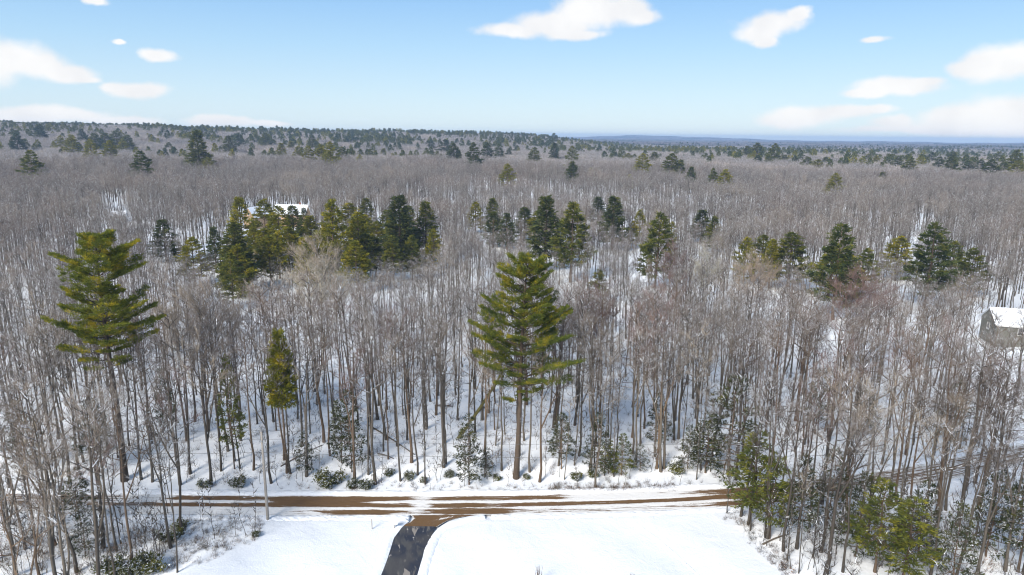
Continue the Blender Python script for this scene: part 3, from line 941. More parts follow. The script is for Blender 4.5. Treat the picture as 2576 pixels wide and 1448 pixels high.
REAR = [(75, 390, 60, 'pine', 'g'), (41, 347, 34, 'pine', 'd'), (97, 322, 32, 'pine', 'd'), (352, 392, 60, 'pine', 'd'), (494, 340, 58, 'cone', 'g'), (522, 408, 48, 'pine', 'y'), (575, 352, 38, 'cone', 'g'), (600, 345, 30, 'pine', 'd'),
        (668, 345, 34, 'pine', 'g'), (380, 348, 20, 'pine', 'g'), (423, 368, 22, 'pine', 'd'), (150, 352, 30, 'pine', 'y'), (135, 365, 18, 'pine', 'y'), (178, 350, 36, 'pine', 'y'), (205, 335, 26, 'pine', 'd'), (235, 345, 40, 'pine', 'g'), (262, 345, 40, 'pine', 'g'),
        (290, 340, 44, 'pine', 'g'), (320, 350, 36, 'pine', 'g'), (225, 362, 40, 'pine', 'y'), (275, 365, 40, 'pine', 'y'), (307, 360, 30, 'pine', 'y'),
        (707, 370, 32, 'cone', 'y'), (731, 366, 26, 'cone', 'y'), (752, 378, 34, 'pine', 'y'), (786, 350, 34, 'cone', 'g'), (775, 378, 40, 'pine', 'y'), (808, 375, 40, 'pine', 'y'), (830, 368, 44, 'pine', 'y'), (860, 380, 36, 'pine', 'g'), (883, 388, 28, 'cone', 'y'), (905, 399, 24, 'pine', 'y'),
        (965, 384, 22, 'cone', 'y'), (1084, 362, 22, 'pine', 'd'), (1118, 361, 36, 'pine', 'd'), (1140, 372, 36, 'pine', 'd'), (1192, 370, 42, 'pine', 'd'), (1226, 370, 30, 'pine', 'd'), (1256, 374, 30, 'pine', 'd'), (1280, 384, 22, 'pine', 'd'), (1300, 376, 20, 'pine', 'd'),
        (1277, 423, 42, 'pine', 'y'), (1345, 382, 36, 'pine', 'g'), (1396, 370, 30, 'cone', 'd'), (1440, 378, 34, 'pine', 'g'), (1440, 417, 34, 'pine', 'd'), (1418, 424, 22, 'pine', 'y'), (1487, 432, 26, 'pine', 'y'), (1507, 432, 24, 'pine', 'g'),
        (1519, 405, 14, 'cone', 'd'), (1546, 392, 26, 'pine', 'd'), (1580, 396, 32, 'pine', 'y'), (1617, 397, 44, 'pine', 'y'), (1648, 393, 34, 'pine', 'g'), (1692, 397, 44, 'pine', 'g'), (1714, 412, 24, 'cone', 'g'), (1625, 444, 22, 'cone', 'y'), (1583, 449, 28, 'cone', 'y'), (1558, 466, 18, 'pine', 'y'),
        (1674, 437, 24, 'cone', 'g'), (1738, 430, 34, 'cone', 'd'), (1757, 443, 22, 'cone', 'y'), (1795, 434, 28, 'pine', 'g'), (1827, 437, 36, 'pine', 'y'), (1767, 415, 18, 'cone', 'g'), (1790, 408, 18, 'pine', 'y'), (1395, 345, 20, 'pine', 'd'),
        (1905, 370, 36, 'pine', 'g'), (1880, 378, 26, 'pine', 'g'), (1950, 372, 34, 'pine', 'g'), (1908, 400, 26, 'pine', 'd'), (1935, 402, 26, 'pine', 'g'), (1975, 400, 30, 'pine', 'g'), (2001, 402, 30, 'pine', 'd'), (2030, 405, 36, 'pine', 'g'), (2058, 412, 40, 'pine', 'y'), (2080, 405, 26, 'pine', 'd'),
        (2103, 447, 44, 'pine', 'y'), (2221, 443, 26, 'cone', 'g'), (2130, 396, 24, 'pine', 'd'), (2185, 397, 30, 'pine', 'g'), (2205, 402, 24, 'pine', 'y'), (2240, 400, 30, 'pine', 'd'), (2262, 402, 34, 'pine', 'g'), (2292, 405, 40, 'pine', 'g'), (2315, 404, 28, 'pine', 'y'),
        (2345, 394, 30, 'pine', 'd'), (2365, 405, 36, 'pine', 'd'), (2395, 404, 40, 'pine', 'g'), (2398, 392, 30, 'pine', 'g'), (2440, 416, 40, 'pine', 'd'), (2470, 412, 30, 'pine', 'd'), (2497, 412, 44, 'pine', 'd'), (2530, 418, 40, 'pine', 'g'), (2560, 414, 44, 'pine', 'y'), (2515, 392, 30, 'pine', 'g'), (2560, 388, 40, 'pine', 'g')]
ORD = ['first', 'second', 'third', 'fourth', 'fifth', 'sixth', 'seventh', 'eighth', 'ninth', 'tenth', 'eleventh', 'twelfth', 'thirteenth', 'fourteenth', 'fifteenth', 'sixteenth',
       'seventeenth', 'eighteenth', 'nineteenth', 'twentieth']
TN = {'y': 'olive yellow', 'g': 'mid green', 'd': 'dark green', 's': 'snow dusted'}
SH = {'pine': 'pine', 'cone': 'conical spruce'}


def nth(i):
    if i < 20: return ORD[i]
    t_ = ['twenty', 'thirty', 'forty', 'fifty', 'sixty', 'seventy', 'eighty', 'ninety', 'hundred'][(i + 1) // 10 - 2]
    return t_ + ('-' + ORD[(i + 1) % 10 - 1] if (i + 1) % 10 else 'th')


VIEW_KEEP = []      # (azimuth, half angle, near, far): pines seen whole keep the bare crowns just before them lower


def seat(px, ytop, wpx, wm, hlo, hhi):
    """choose the distance where the tree has a natural size"""
    d = ray(px, ytop)
    best = None
    dist = wm * FPX / wpx
    for k in np.linspace(.55, 1.6, 60):
        yy = dist * k
        x, y, z = top_at(px, ytop, yy)
        hh = z - gz(x, y)
        pen = abs(math.log(k)) * 1.0 + max(0, hlo - hh) * .4 + max(0, hh - hhi) * .4
        if best is None or pen < best[0]: best = (pen, x, y, hh)
    return best[1:]


def band(lst, wm, hlo, hhi, group, phrase):
    lst = sorted(lst)
    for i, (px, yt, wpx, shp, tint) in enumerate(lst):
        x, y, hh = seat(px, yt - (9 if wm > 10 else 0), wpx, wm, hlo, hhi)
        src = CON[shp][(i * 7 + int(px)) % len(CON[shp])]
        halfw = wpx / FPX * y / 2 * (1.5 if wm < 10 else 1.3)
        t = put_conifer('pine_tree' if shp == 'pine' else 'spruce_tree', x, y, gz(x, y), hh, halfw, src, tint, i * 1.7)
        tag(t, '%s %s, %s evergreen from the left in %s' % (TN[tint], SH[shp], nth(i), phrase), 'tree', group)
        OCC.append((x, y, 1.5))
        VIEW_KEEP.append((math.atan2(x, y), wpx / FPX * .55, y, shp))


band(MID, 9.5, 15, 27, 'evergreens in the middle of the wood', 'the middle band')
band(REAR, 16.0, 20, 33, 'evergreens far back in the wood', 'the scattered far band')

# --- young evergreens near the road: base x, base y, top y, width px, template, tint, label
YOUNG = [(1180, 1220, 1050, 86, 0, 's', 'young snow dusted pine at the road edge left of the lone pine'),
         (885, 1188, 985, 100, 2, 's', 'dark snow flecked hemlock behind the road between the pole and the lone pine'),
         (860, 1165, 1010, 70, 1, 's', 'thin dark hemlock close behind the snow flecked hemlock right of the pole'),
         (1500, 1192, 1040, 90, 2, 's', 'open dark hemlock among trunks right of the lone pine'),
         (1412, 1180, 1045, 74, 1, 's', 'sparse hemlock just right of the lone pine trunk'),
         (1562, 1196, 1095, 66, 0, 'g', 'small bright green pine beside the far road edge'),
         (1530, 1192, 1110, 60, 0, 'g', 'low green pine left of the small bright green one'),
         (1610, 1186, 1120, 60, 2, 's', 'small snowy hemlock in front of the clump of four trunks'),
         (1730, 1180, 1070, 70, 2, 's', 'snowy young hemlock left of the big snow laden one'),
         (1828, 1198, 950, 215, 2, 's', 'large snow laden hemlock where the road meets the right hand wood'),
         (1775, 1190, 1040, 110, 0, 's', 'snowy hemlock leaning on the left side of the big snow laden one'),
         (1886, 1318, 1092, 140, 1, 'g', 'green pine with bare lower stem on the near side of the road bend'),
         (1935, 1355, 1150, 110, 1, 'g', 'green pine behind the edge of the open field at right'),
         (2005, 1375, 1150, 90, 1, 's', 'slim snowy pine between the field and the road bend'),
         (2080, 1330, 1130, 120, 2, 's', 'snowy hemlock screening the road bend'),
         (2150, 1400, 1190, 130, 2, 's', 'ragged snowy hemlock in the right hand wood below the road'),
         (2200, 1440, 1215, 140, 1, 'g', 'olive green pine with tiered boughs low in the right hand wood'),
         (2268, 1475, 1260, 140, 1, 'g', 'green pine low in the right hand wood'),
         (2310, 1400, 1220, 110, 0, 's', 'snow dusted pine right of the tiered olive green pine'),
         (2390, 1500, 1270, 120, 2, 's', 'snowy hemlock near the bottom right of the wood'),
         (2480, 1400, 1180, 130, 2, 's', 'broad snow flecked hemlock beside the thick trunk at far right'),
         (2560, 1440, 1150, 120, 1, 's', 'dark snowy hemlock at the right margin'),
         (2170, 1100, 985, 80, 0, 's', 'brownish young evergreen behind the road bend'),
         (2390, 1110, 960, 110, 2, 's', 'dark hemlock behind the far stretch of road at right'),
         (590, 1180, 905, 66, 1, 'g', 'slender green hemlock left of the utility pole'),
         (205, 1330, 1185, 90, 1, 's', 'snow dusted pine sapling standing before the left end of the road'),
         (215, 1400, 1300, 70, 0, 's', 'small dark snowy pine below the left end of the road'),
         (60, 1180, 1010, 110, 2, 's', 'hemlock in the far left wood above the road'),
         (250, 1190, 1010, 100, 1, 's', 'sparse hemlock left of the tall left pine trunk'),
         (425, 1110, 930, 60, 1, 's', 'thin hemlock right of the tall left pine'),
         (770, 1190, 1090, 60, 0, 's', 'low snowy hemlock just right of the narrow pine'),
         (1655, 1120, 990, 80, 2, 's', 'dark hemlock deeper in the wood behind the clump of four trunks'),
         (2050, 1090, 930, 80, 1, 's', 'tall thin hemlock deep in the right hand wood'),
         (1225, 1205, 1130, 44, 0, 's', 'tiny evergreen between the young pine and the lone pine')]
for i, (bx, by_, ty, wpx, k, tint, lab) in enumerate(YOUNG):
    x, y, z = at(bx, by_)
    tz = top_at(bx, ty, y)[2]
    dist = math.hypot(y, H - z)
    t = put_conifer('young_evergreen', x, y, z, tz - z, wpx / FPX * dist / 2, YNG[k], tint, i * 2.1)
    tag(t, lab, 'young evergreen', 'young evergreens near the road')
    OCC.append((x, y, .5))
# the narrow yellow-topped pine
TR, CR = conifer(61, 19, .50, 1.9, 'cone', 120, 15, 8, .42, .06, r0=.16, fill=.1, stubs=16, prof=lambda q: (1 - q) ** .6 * (.6 + .4 * min(1, q * 3)))
x, y, z = at(722, 1190); tz = top_at(714, 838, y)[2]
t = put_conifer('narrow_pine', x, y, z, tz - z, 2.2, (TR.mesh('trunk', m_bark_b), CR.mesh('crown', f_olive), 19.0, 1.9), 'y', .4)
tag(t, 'narrow pine with a yellow green spire top, right of the utility pole', 'tree')
OCC.append((x, y, .8))

# ------------------------------------------------------------------ shrubs
def shrub_meshes(seed, w=1.0, h=0.9):
    r = np.random.default_rng(seed)
    ST, LF = MB(), MB(); P0, P1 = [], []
    for k in range(16):
        a = r.uniform(0, 6.28); d = unit([math.cos(a) * .8, math.sin(a) * .8, r.uniform(.6, 1.6)])
        pth = limb_path(np.array([0, 0, -.05]) + r.normal(size=3) * [.06, .06, 0], d, h * r.uniform(.8, 1.2), 4, .05, .12, r)
        ST.tube(pth, [.022, .016, .011, .005], 4, cap=False)
        s_ = r.uniform(.3, 1, 26); f = s_ * 3; ii = np.minimum(f.astype(int), 2); fq = (f - ii)[:, None]
        c = pth[ii] * (1 - fq) + pth[ii + 1] * fq + r.normal(size=(26, 3)) * .10
        dd = unit(r.normal(size=(26, 3)) + [0, 0, .3])
        cc = np.repeat(c, 4, 0) + r.normal(size=(104, 3)) * .04; d4 = np.repeat(dd, 4, 0) + r.normal(size=(104, 3)) * .6
        LF.blades(cc, d4, r.uniform(.12, .22, 104), .032)
    return ST.mesh('stems', m_bark_b), LF.mesh('leaves', f_shrub)


SHR = [shrub_meshes(k) for k in (81, 82, 83)]
SHRUBS = [(515, 1226, 40, 'round evergreen shrub at the far road edge, left of the utility pole'), (600, 1224, 46, 'wide evergreen shrub just left of the utility pole across the road'),
          (825, 1222, 72, 'large snowy shrub across the road right of the narrow pine'), (888, 1228, 40, 'left one of the pair of bright shrubs across the road'),
          (920, 1230, 44, 'right one of the pair of bright shrubs across the road'), (980, 1196, 30, 'small shrub by the fallen branch behind the road'),
          (1065, 1212, 26, 'shrub clasping the foot of a trunk left of the young pine'), (1030, 1205, 34, 'low shrub in the middle of the trunks left of the young pine'), (1250, 1208, 26, 'small shrub left of the lone pine trunk'),
          (1325, 1205, 24, 'small shrub right of the lone pine trunk'), (1450, 1207, 36, 'round shrub right of the leaning stem behind the road'), (1490, 1200, 30, 'shrub around twin trunks behind the road'),
          (280, 1446, 80, 'dark olive shrub at the bottom left edge of the wood'), (370, 1440, 84, 'bright olive shrub at the bottom left edge of the wood'), (430, 1360, 60, 'snowy shrub at the foot of a trunk at lower left'),
          (330, 1450, 60, 'snow dusted shrub between the two olive shrubs'), (1130, 1200, 30, 'little shrub behind the road beside the young pine'), (1700, 1190, 50, 'snow covered shrub left of the big hemlock'),
          (455, 1330, 40, 'thin shrub below the road at lower left'), (645, 1350, 26, 'small twiggy shrub at the left corner of the open field')]
for i, (px, py, wpx, lab) in enumerate(SHRUBS):
    x, y, z = at(px, py); dist = math.hypot(y, H)
    t = empty('evergreen_shrub', (x, y, z), i * 1.3)
    s_ = wpx / FPX * dist / 1.6
    t.scale = (s_, s_, s_ * .85)
    for nm, me in zip(('stems', 'leaves'), SHR[i % 3]): link(nm, me, t)
    tag(t, lab, 'shrub', 'evergreen shrubs by the road')

# ------------------------------------------------------------------ bare trees near the road: base x, base y
BASES = [(12, 1320, 1.1), (60, 1209, 1), (40, 1448, 1), (99, 1448, 1), (139, 1372, .9), (193, 1440, 1.15), (199, 1181, 1), (211, 1163, .8), (260, 1380, 1), (253, 1298, .8), (294, 1387, .9), (304, 1368, .7),
         (356, 1207, 1), (384, 1213, .9), (430, 1379, 1.0), (454, 1221, 1), (479, 1192, 1), (531, 1219, 1), (590, 1160, .9), (604, 1179, .7), (638, 1183, .9), (574, 1136, 1), (683, 1216, .8),
         (731, 1192, .9), (771, 1199, .8), (815, 1113, 1.2), (831, 1147, .9), (892, 1211, .9), (927, 1195, .8), (944, 1219, 1.1), (931, 1148, .9), (965, 1136, .9), (977, 1156, .8), (1008, 1211, .9), (1035, 1164, 1),
         (1050, 1195, .8), (1072, 1080, 1.25), (1070, 1219, .7), (1116, 1176, 1), (1122, 1168, .7), (1220, 1200, .7), (1262, 1184, .8), (1308, 1147, .7), (1319, 1109, 1), (1333, 1188, .9), (1357, 1213, .8),
         (1405, 1172, .8), (1420, 1207, .5), (1445, 1171, .8), (1456, 1148, .9), (1485, 1189, 1.05), (1496, 1179, .8), (1520, 1197, .6), (1544, 1200, .6), (1590, 1101, 1), (1599, 1168, .9),
         (1648, 1149, .9), (1652, 1179, 1), (1662, 1187, 1), (1670, 1179, 1), (1695, 1107, 1), (1707, 1105, 1.1), (1716, 1135, .7), (1752, 1207, .7), (1763, 1183, .8), (1787, 1187, .6),
         (1828, 1291, .6), (1864, 1299, .9), (1882, 1320, .9), (1887, 1336, .6), (1930, 1355, .9), (1971, 1387, 1), (1926, 1352, .8), (1980, 1411, .6), (2004, 1381, .9), (2009, 1443, .6), (2034, 1340, .9),
         (2044, 1403, .6), (2064, 1389, .9), (2076, 1450, 1.1), (2145, 1168, 1), (2233, 1275, .9), (2255, 1264, .9), (2255, 1328, .8), (2327, 1341, 1), (2356, 1296, 1.25), (2444, 1376, .9), (2457, 1450, 1),
         (2529, 1437, 1), (2570, 1475, 1.4), (2217, 1168, .9), (2452, 1115, 1), (140, 1200, .9), (25, 1230, .9), (-10, 1410, 1), (2600, 1380, 1.2), (2400, 1470, .9), (2340, 1448, .9), (2180, 1380, .9), (2120, 1440, .8)]
SPARE = [i for i in range(len(BASES))]
pts = []            # x, y, size, hand placed
for (px, py, sz) in BASES:
    x, y, z = at(px, py); pts.append((x, y, sz, True)); OCC.append((x, y, .2))
HOUSE_R = None
CLEAR = []          # (x0, x1, y0, y1) around buildings, filled below


def px_of(x, y, z):
    v = Vector((x, y, z - H)); f = v.dot(fw)
    return 1288 + FPX * v.dot(rt) / f, 724 - FPX * v.dot(up) / f


# buildings' clearings in plan
xh, yh = top_at(735, 530, 345)[:2]
CLEAR.append((xh - 14, xh + 9, 262, 360))
xr_, yr_ = at(2560, 880)[:2]
CLEAR.append((xr_ - 9, xr_ + 16, yr_ - 4, yr_ + 16))
CONES = [(math.atan2(xh, yh), .028, 235, 350), (math.atan2(*top_at(645, 545, 332)[:2]), .02, 240, 350),
         (math.atan2(*at(2550, 880)[:2]), .05, yr_ - 30, yr_ + 3), (math.atan2(*top_at(297, 533, 330)[:2]), .014, 265, 332)]


def ok_tree(x, y):
    x = np.asarray(x); y = np.asarray(y)
    k = ~inside(x, y, FIELD)
    k &= pdist(x, y, RC) > 3.6
    k &= ~((y < 86) & (y > 60) & (pdist(x, y, RC) < 6.0) & (x < 30) & (x > -55))
    for (a, b, c, d) in CLEAR: k &= ~((x > a) & (x < b) & (y > c) & (y < d))
    a_ = np.arctan2(x, y)
    for (a, ha, d0, d1) in CONES: k &= ~((np.abs(a_ - a) < ha) & (y > d0) & (y < d1))
    return k


# the rest of the nearest trees fill the wood at the photograph's spacing
tries = 0
cand = []
while len(pts) < 292 and tries < 60000:
    tries += 1
    a = math.radians(rng.uniform(-41, 41)); rr2 = math.sqrt(rng.uniform(64 ** 2, 124 ** 2))
    if rr2 < 84 and (rng.uniform() < .62 or a > .35): continue
    x, y = rr2 * math.sin(a), rr2 * math.cos(a)
    if not ok_tree(np.array([x]), np.array([y]))[0]: continue
    pxx, pyy = px_of(x, y, 0)
    if pxx < -60 or pxx > 2640: continue
    md = 2.5
    if any((x - p[0]) ** 2 + (y - p[1]) ** 2 < md * md for p in pts) or not free(x, y, .8): continue
    pts.append((x, y, rng.choice([.75, .85, .9, 1, 1.05]), False))
Y_END = 112.0
items = []
for i, (x, y, sz, hand) in enumerate(pts):
    z = gz(x, y)
    order = [4, 6, 2, 1, 5, 0, 7, 3]
    k = int(np.clip((sz - .6) / .6 * 8 + rng.normal() * 1.2, 0, 7))
    src = NEAR[order[k]]
    h = src[2] * (.80 + .22 * min(sz, 1.15)) * rng.uniform(.92, 1.06)
    if sz < .65: h *= .72
    tm = m_bark_b if rng.uniform() < .22 else None
    u = rng.uniform(); cmat = m_twig_r if u < .10 else (m_twig_p if u > .95 else None)
    t = put_tree('bare_tree', x, y, z, h, rng.uniform(0, 6.28), src, tm, cmat, wide=rng.uniform(.9, 1.12), tilt=(rng.normal() * .03, rng.normal() * .03))
    items.append((t, x, y, z, sz, hand, tm is not None))
# labels: front row trunks are counted from landmarks, the crowd behind shares a zone label
marks = sorted([(HL[0], 'the tall left pine'), (at(674, 1307)[0], 'the utility pole'), (at(722, 1190)[0], 'the narrow pine'), (HC[0], 'the lone middle pine'), (at(1828, 1195)[0], 'the big snowy hemlock')])
rowpos = {}
front = sorted([it for it in items if it[5] and it[2] < 100 and it[1] < 42 and it[2] > 79], key=lambda q: q[1])
for it in front:
    x = it[1]; left = [m for m in marks if m[0] <= x]
    if left: ref, sidew = left[-1], 'right'
    else: ref, sidew = marks[0], 'left'
    key = (ref[1], sidew); rowpos.setdefault(key, []).append(it)
for (ref, sidew), lst in rowpos.items():
    lst = lst if sidew == 'right' else lst[::-1]
    for j, it in enumerate(lst):
        adj = 'thick' if it[4] > 1.02 else ('slim' if it[4] < .75 else 'grey')
        tag(it[0], '%s bare tree behind the road, %s trunk to the %s of %s' % (adj, nth(j), sidew, ref), 'bare tree', 'bare trees behind the dirt road')
done = {id(it[0]) for it in front}
handr = sorted([it for it in items if id(it[0]) not in done and it[5]], key=lambda q: q[1])
cnt = {}
for it in handr:
    x, y = it[1], it[2]
    if y <= 79 and x < 0: zone = 'below the road in the left corner'
    elif y <= 100 and x > 0: zone = 'round the road bend'
    elif x < 0: zone = 'in the left second rank'
    else: zone = 'in the right second rank'
    j = cnt.get(zone, 0); cnt[zone] = j + 1
    adj = 'thick' if it[4] > 1.02 else ('slim' if it[4] < .75 else 'grey')
    tag(it[0], '%s bare tree, %s from the left %s' % (adj, nth(j), zone), 'bare tree', 'bare trees ' + zone)
    done.add(id(it[0]))
zc_ = {}
for it in sorted(items, key=lambda q: q[1] / q[2]):
    if id(it[0]) in done: continue
    x, y = it[1], it[2]
    pxx, _ = px_of(x, y, 0)
    side_ = ['at the far left', 'left of the utility pole', 'between pole and lone pine', 'right of the lone pine', 'at the far right'][int(np.clip(pxx // 515.2, 0, 4))]
    if y < 78 and pxx < 900: dep = 'below the road'
    else: dep = ['near the road', 'in the middle ranks', 'in the deep ranks', 'in the farthest counted rank'][int(np.clip((y - 88) // 9, 0, 3))]
    key = side_ + dep; j = zc_.get(key, 0); zc_[key] = j + 1
    tag(it[0], '%s bare tree, %s from left, %s, %s' % ('brown' if it[6] else 'grey', nth(j), dep, side_), 'bare tree', 'bare trees %s %s' % (dep, side_))

# trees of a striking colour, seen by their tops: x, top y, height, material, width, label
SPEC_T = [(492, 738, 23, m_twig_p, 1.35, 'bare tree with a wide tan fan of fine twigs right of the tall left pine'),
          (800, 668, 22, m_twig_w, 1.15, 'whitish bare tree with spreading pale limbs above the narrow pine'),
          (1770, 632, 21, m_twig_w, 1.1, 'pale yellowish bare tree with upright twigs left of the green pines'),
          (1900, 645, 21, m_twig_p, 1.3, 'pale tan bare tree with spreading twigs in front of the green pines'),
          (1655, 712, 20, m_twig_r, 1.0, 'bare tree with a rusty red crown right of the lone pine'),
          (1495, 725, 20, m_twig_r, 1.0, 'bare tree with a reddish brown crown close right of the lone pine'),
          (1690, 612, 21, m_twig_r, 1.0, 'orange tinged bare tree below the green pine group'),
          (790, 605, 22, m_twig_p, 1.3, 'grey bare tree with a domed crown in front of the yellow pines'),
          (2165, 690, 22, m_twig_r, 1.2, 'brownish bare tree below the group of four right hand pines')]
FAN = []
for sd, spd in ((601, 4.6), (602, 3.4)):
    TR, CR = bare_tree(sd, 22, .26, .50, spd, 2, nl=14, nb=10, nt=9, sub=2, tw=.021)
    FAN.append((TR.mesh('trunk', m_bark), CR.mesh('crown', m_twig), 22.0))
for (px, py, h, mt, wd, lab) in SPEC_T:
    d = ray(px, py)
    yy = 60.0
    while True:
        x, y, z = top_at(px, py, yy)
        if z - gz(x, y) <= h or yy > 600: break
        yy += 1.0
    t = put_tree('bare_tree', x, y, gz(x, y), h, .7, FAN[0 if wd > 1.12 else 1], mt if mt is m_twig_w else m_bark, mt, wide=1.0)
    tag(t, lab, 'bare tree', 'bare trees of a striking colour'); OCC.append((x, y, 2.0))

# saplings along the road edges
SAP = [(540, 1222, 4), (655, 1218, 6), (745, 1205, 5), (760, 1212, 6), (800, 1205, 7), (1100, 1210, 4), (1290, 1195, 6), (1370, 1200, 5), (1585, 1205, 6), (1637, 1188, 5), (1830, 1290, 8), (590, 1352, 5),
       (640, 1360, 4), (425, 1300, 9), (380, 1330, 6), (345, 1405, 7), (100, 1400, 8), (160, 1340, 7), (230, 1430, 7), (30, 1370, 8), (1920, 1362, 6), (1990, 1432, 7), (2090, 1300, 8), (2150, 1330, 8), (2300, 1300, 9),
       (2290, 1440, 9), (2380, 1400, 8), (2490, 1330, 9), (2200, 1290, 8), (2420, 1270, 9), (2530, 1290, 9), (860, 1215, 5), (700, 1222, 5), (470, 1215, 6), (1165, 1190, 6), (960, 1215, 5), (2270, 1380, 8), (2105, 1395, 8)]
SAP = sorted(SAP)
for i, (px, py, h) in enumerate(SAP):
    x, y, z = at(px, py)
    t = put_tree('sapling', x, y, z, h, i * 1.1, THIN[i % 3], wide=1.5 if h < 6 else 1.1, tilt=(rng.normal() * .06, rng.normal() * .06))
    zone = 'below the road at left' if (y < 78 and x < 0) else ('along the far road edge' if y < 95 and x < 32 else 'in the right hand wood')
    tag(t, 'thin bare sapling, %s of the saplings counted from the left, %s' % (nth(i), zone), 'sapling', 'saplings near the road')
# bare bushes standing in the field's near edge
for i, (px, py, h, lab) in enumerate([(1355, 1475, 2.9, 'small upright leafless bush at the bottom edge of the open field'), (1590, 1475, 1.7, 'tiny leafless bush at the bottom edge, right of the upright one')]):
    x, y, z = at(px, py); r = np.random.default_rng(90 + i); b = MB()
    for k in range(13):
        a = r.uniform(0, 6.28)
        pth = limb_path(np.array([r.normal() * .12, r.normal() * .12, -.05]), unit([math.cos(a) * .22, math.sin(a) * .22, 1]), h * r.uniform(.7, 1), 5, .1, .06, r)
        b.tube(pth, np.array([.03, .024, .018, .012, .004]), 4, cap=False)
        for q in range(4):
            p = pth[r.integers(1, 4)]; b.cones([p], [p + unit(r.normal(size=3) * .4 + [0, 0, 1]) * h * .3], .012)
    tag(b.build('leafless_bush', m_bark_b, None, loc=(x, y, z)), lab, 'bush')

# leaning mossy trunk, fallen logs, boulder
m_moss = plain('mossy_bark', (0.13, 0.115, 0.04), .9, .4, 2.0)
m_deadw = plain('dead_wood', (0.13, 0.105, 0.08), .9, .35, 2.0)


def pole_between(name, a, b, r0, r1, mat, label, cat, sides=8, bend=0.0, stub=0):
    a, b = np.array(a, float), np.array(b, float)
    t = np.linspace(0, 1, 8)[:, None]
    p = (b - a) * t; p[:, 2] += bend * np.sin(np.pi * t[:, 0])
    m = MB(); m.tube(p, np.linspace(r0, r1, 8), sides)
    rr3 = np.random.default_rng(int(abs(a[0] * 10)) + 5)
    for k in range(stub):
        q = p[rr3.integers(2, 7)]; d = unit(rr3.normal(size=3) + [0, 0, .5])
        m.tube([q, q + d * rr3.uniform(.6, 1.6)], [r1 * .8, .01], 4)
    o = m.build(name, mat, None, loc=tuple(a))
    tag(o, label, cat); return o


x, y, z = at(1152, 1103); b = top_at(1268, 930, y + 1)
pole_between('leaning_trunk', (x, y, z - .1), b, .30, .16, m_moss, 'mossy trunk leaning right against the lone pine', 'leaning trunk', bend=-.4, stub=4)
for (p0, p1, r0, lab) in [((1094, 1022), (1136, 1025), .14, 'short fallen log on the snow left of the leaning trunk'), ((1202, 1038), (1230, 1024), .13, 'short fallen log on the snow behind the lone pine'),
                          ((925, 1070), (1042, 1146), .12, 'long fallen branch sloping through the trunks between the pole and the pine'), ((1917, 1372), (1985, 1346), .11, 'dark fallen log lying at the right edge of the open field'),
                          ((706, 1175), (810, 1122), .09, 'thin fallen branch right of the narrow pine'), ((950, 1143), (990, 1156), .09, 'fallen limb on the snow behind the road')]:
    a = at(*p0); b = at(*p1)
    pole_between('fallen_log', (a[0], a[1], a[2] + r0 * .7), (b[0], b[1], b[2] + r0 * 1.2), r0, r0 * .6, m_deadw, lab, 'fallen log', stub=3, bend=.15)
x, y, z = at(386, 1099)
u_, v_ = np.meshgrid(np.linspace(0, 2 * np.pi, 13), np.linspace(0, np.pi, 8))
bb = np.stack([np.cos(u_) * np.sin(v_), np.sin(u_) * np.sin(v_), np.cos(v_)], -1) * (0.55 + .09 * np.sin(3 * u_ + 1) * np.sin(v_))[..., None] * [1.1, .9, .8]
bm_ = MB(); bm_.grid(bb)
tag(bm_.build('boulder', plain('dark_stone', (0.07, 0.068, 0.065), .85, .3, 3), None, loc=(x, y, z + .25)), 'dark boulder on the snow right of the tall left pine', 'boulder')

# ------------------------------------------------------------------ utility poles and wires
m_pole = plain('weathered_pole_wood', (0.30, 0.27, 0.235), .85, .25, 4)
m_metal = plain('grey_metal', (0.30, 0.30, 0.30), .5, .1, 4)
m_wire = plain('wire_black', (0.10, 0.10, 0.10), .6, .1, 1)
x, y, z = at(674, 1308)
PH = 12.0
poles = []
Tn = RC[6] - RC[4]; Tn = Tn / np.linalg.norm(Tn)
for k, (dx, lab) in enumerate([(0, 'grey wooden utility pole beside the road at the left corner of the field'), (-62, None), (76, 'wooden utility pole half hidden in the evergreens by the road bend')]):
    q = np.array([x, y]) + np.array([dx, {0: 0, -62: 1.0, 76: 1.2}[dx]])
    zq = gz(q[0], q[1])
    poles.append((q[0], q[1], zq))
    if dx == -62: lab = 'wooden utility pole standing left of the view on the near side of the road'
    t = empty('utility_pole', (q[0], q[1], zq))
    b = MB(); b.tube([(0, 0, -.6), (0, 0, 3), (0, 0, 7), (0, 0, PH)], [.19, .175, .155, .125], 12); b.build('shaft', m_pole, t)
    b = MB(); b.tube([(0, 0, PH), (0, 0, PH + .08), (0, 0, PH + .2)], [.05, .09, .04], 8); b.build('insulator', m_metal, t)
    b = MB(); b.box(-.06, -.30, PH - 1.22, .06, .30, PH - 1.10); b.build('bracket', m_metal, t, smooth=False)
    b = MB(); b.box(-.05, .12, PH - 3.0, .05, .24, PH - 2.7); b.build('clamp', m_metal, t, smooth=False)
    tag(t, lab, 'utility pole', 'utility poles along the road')
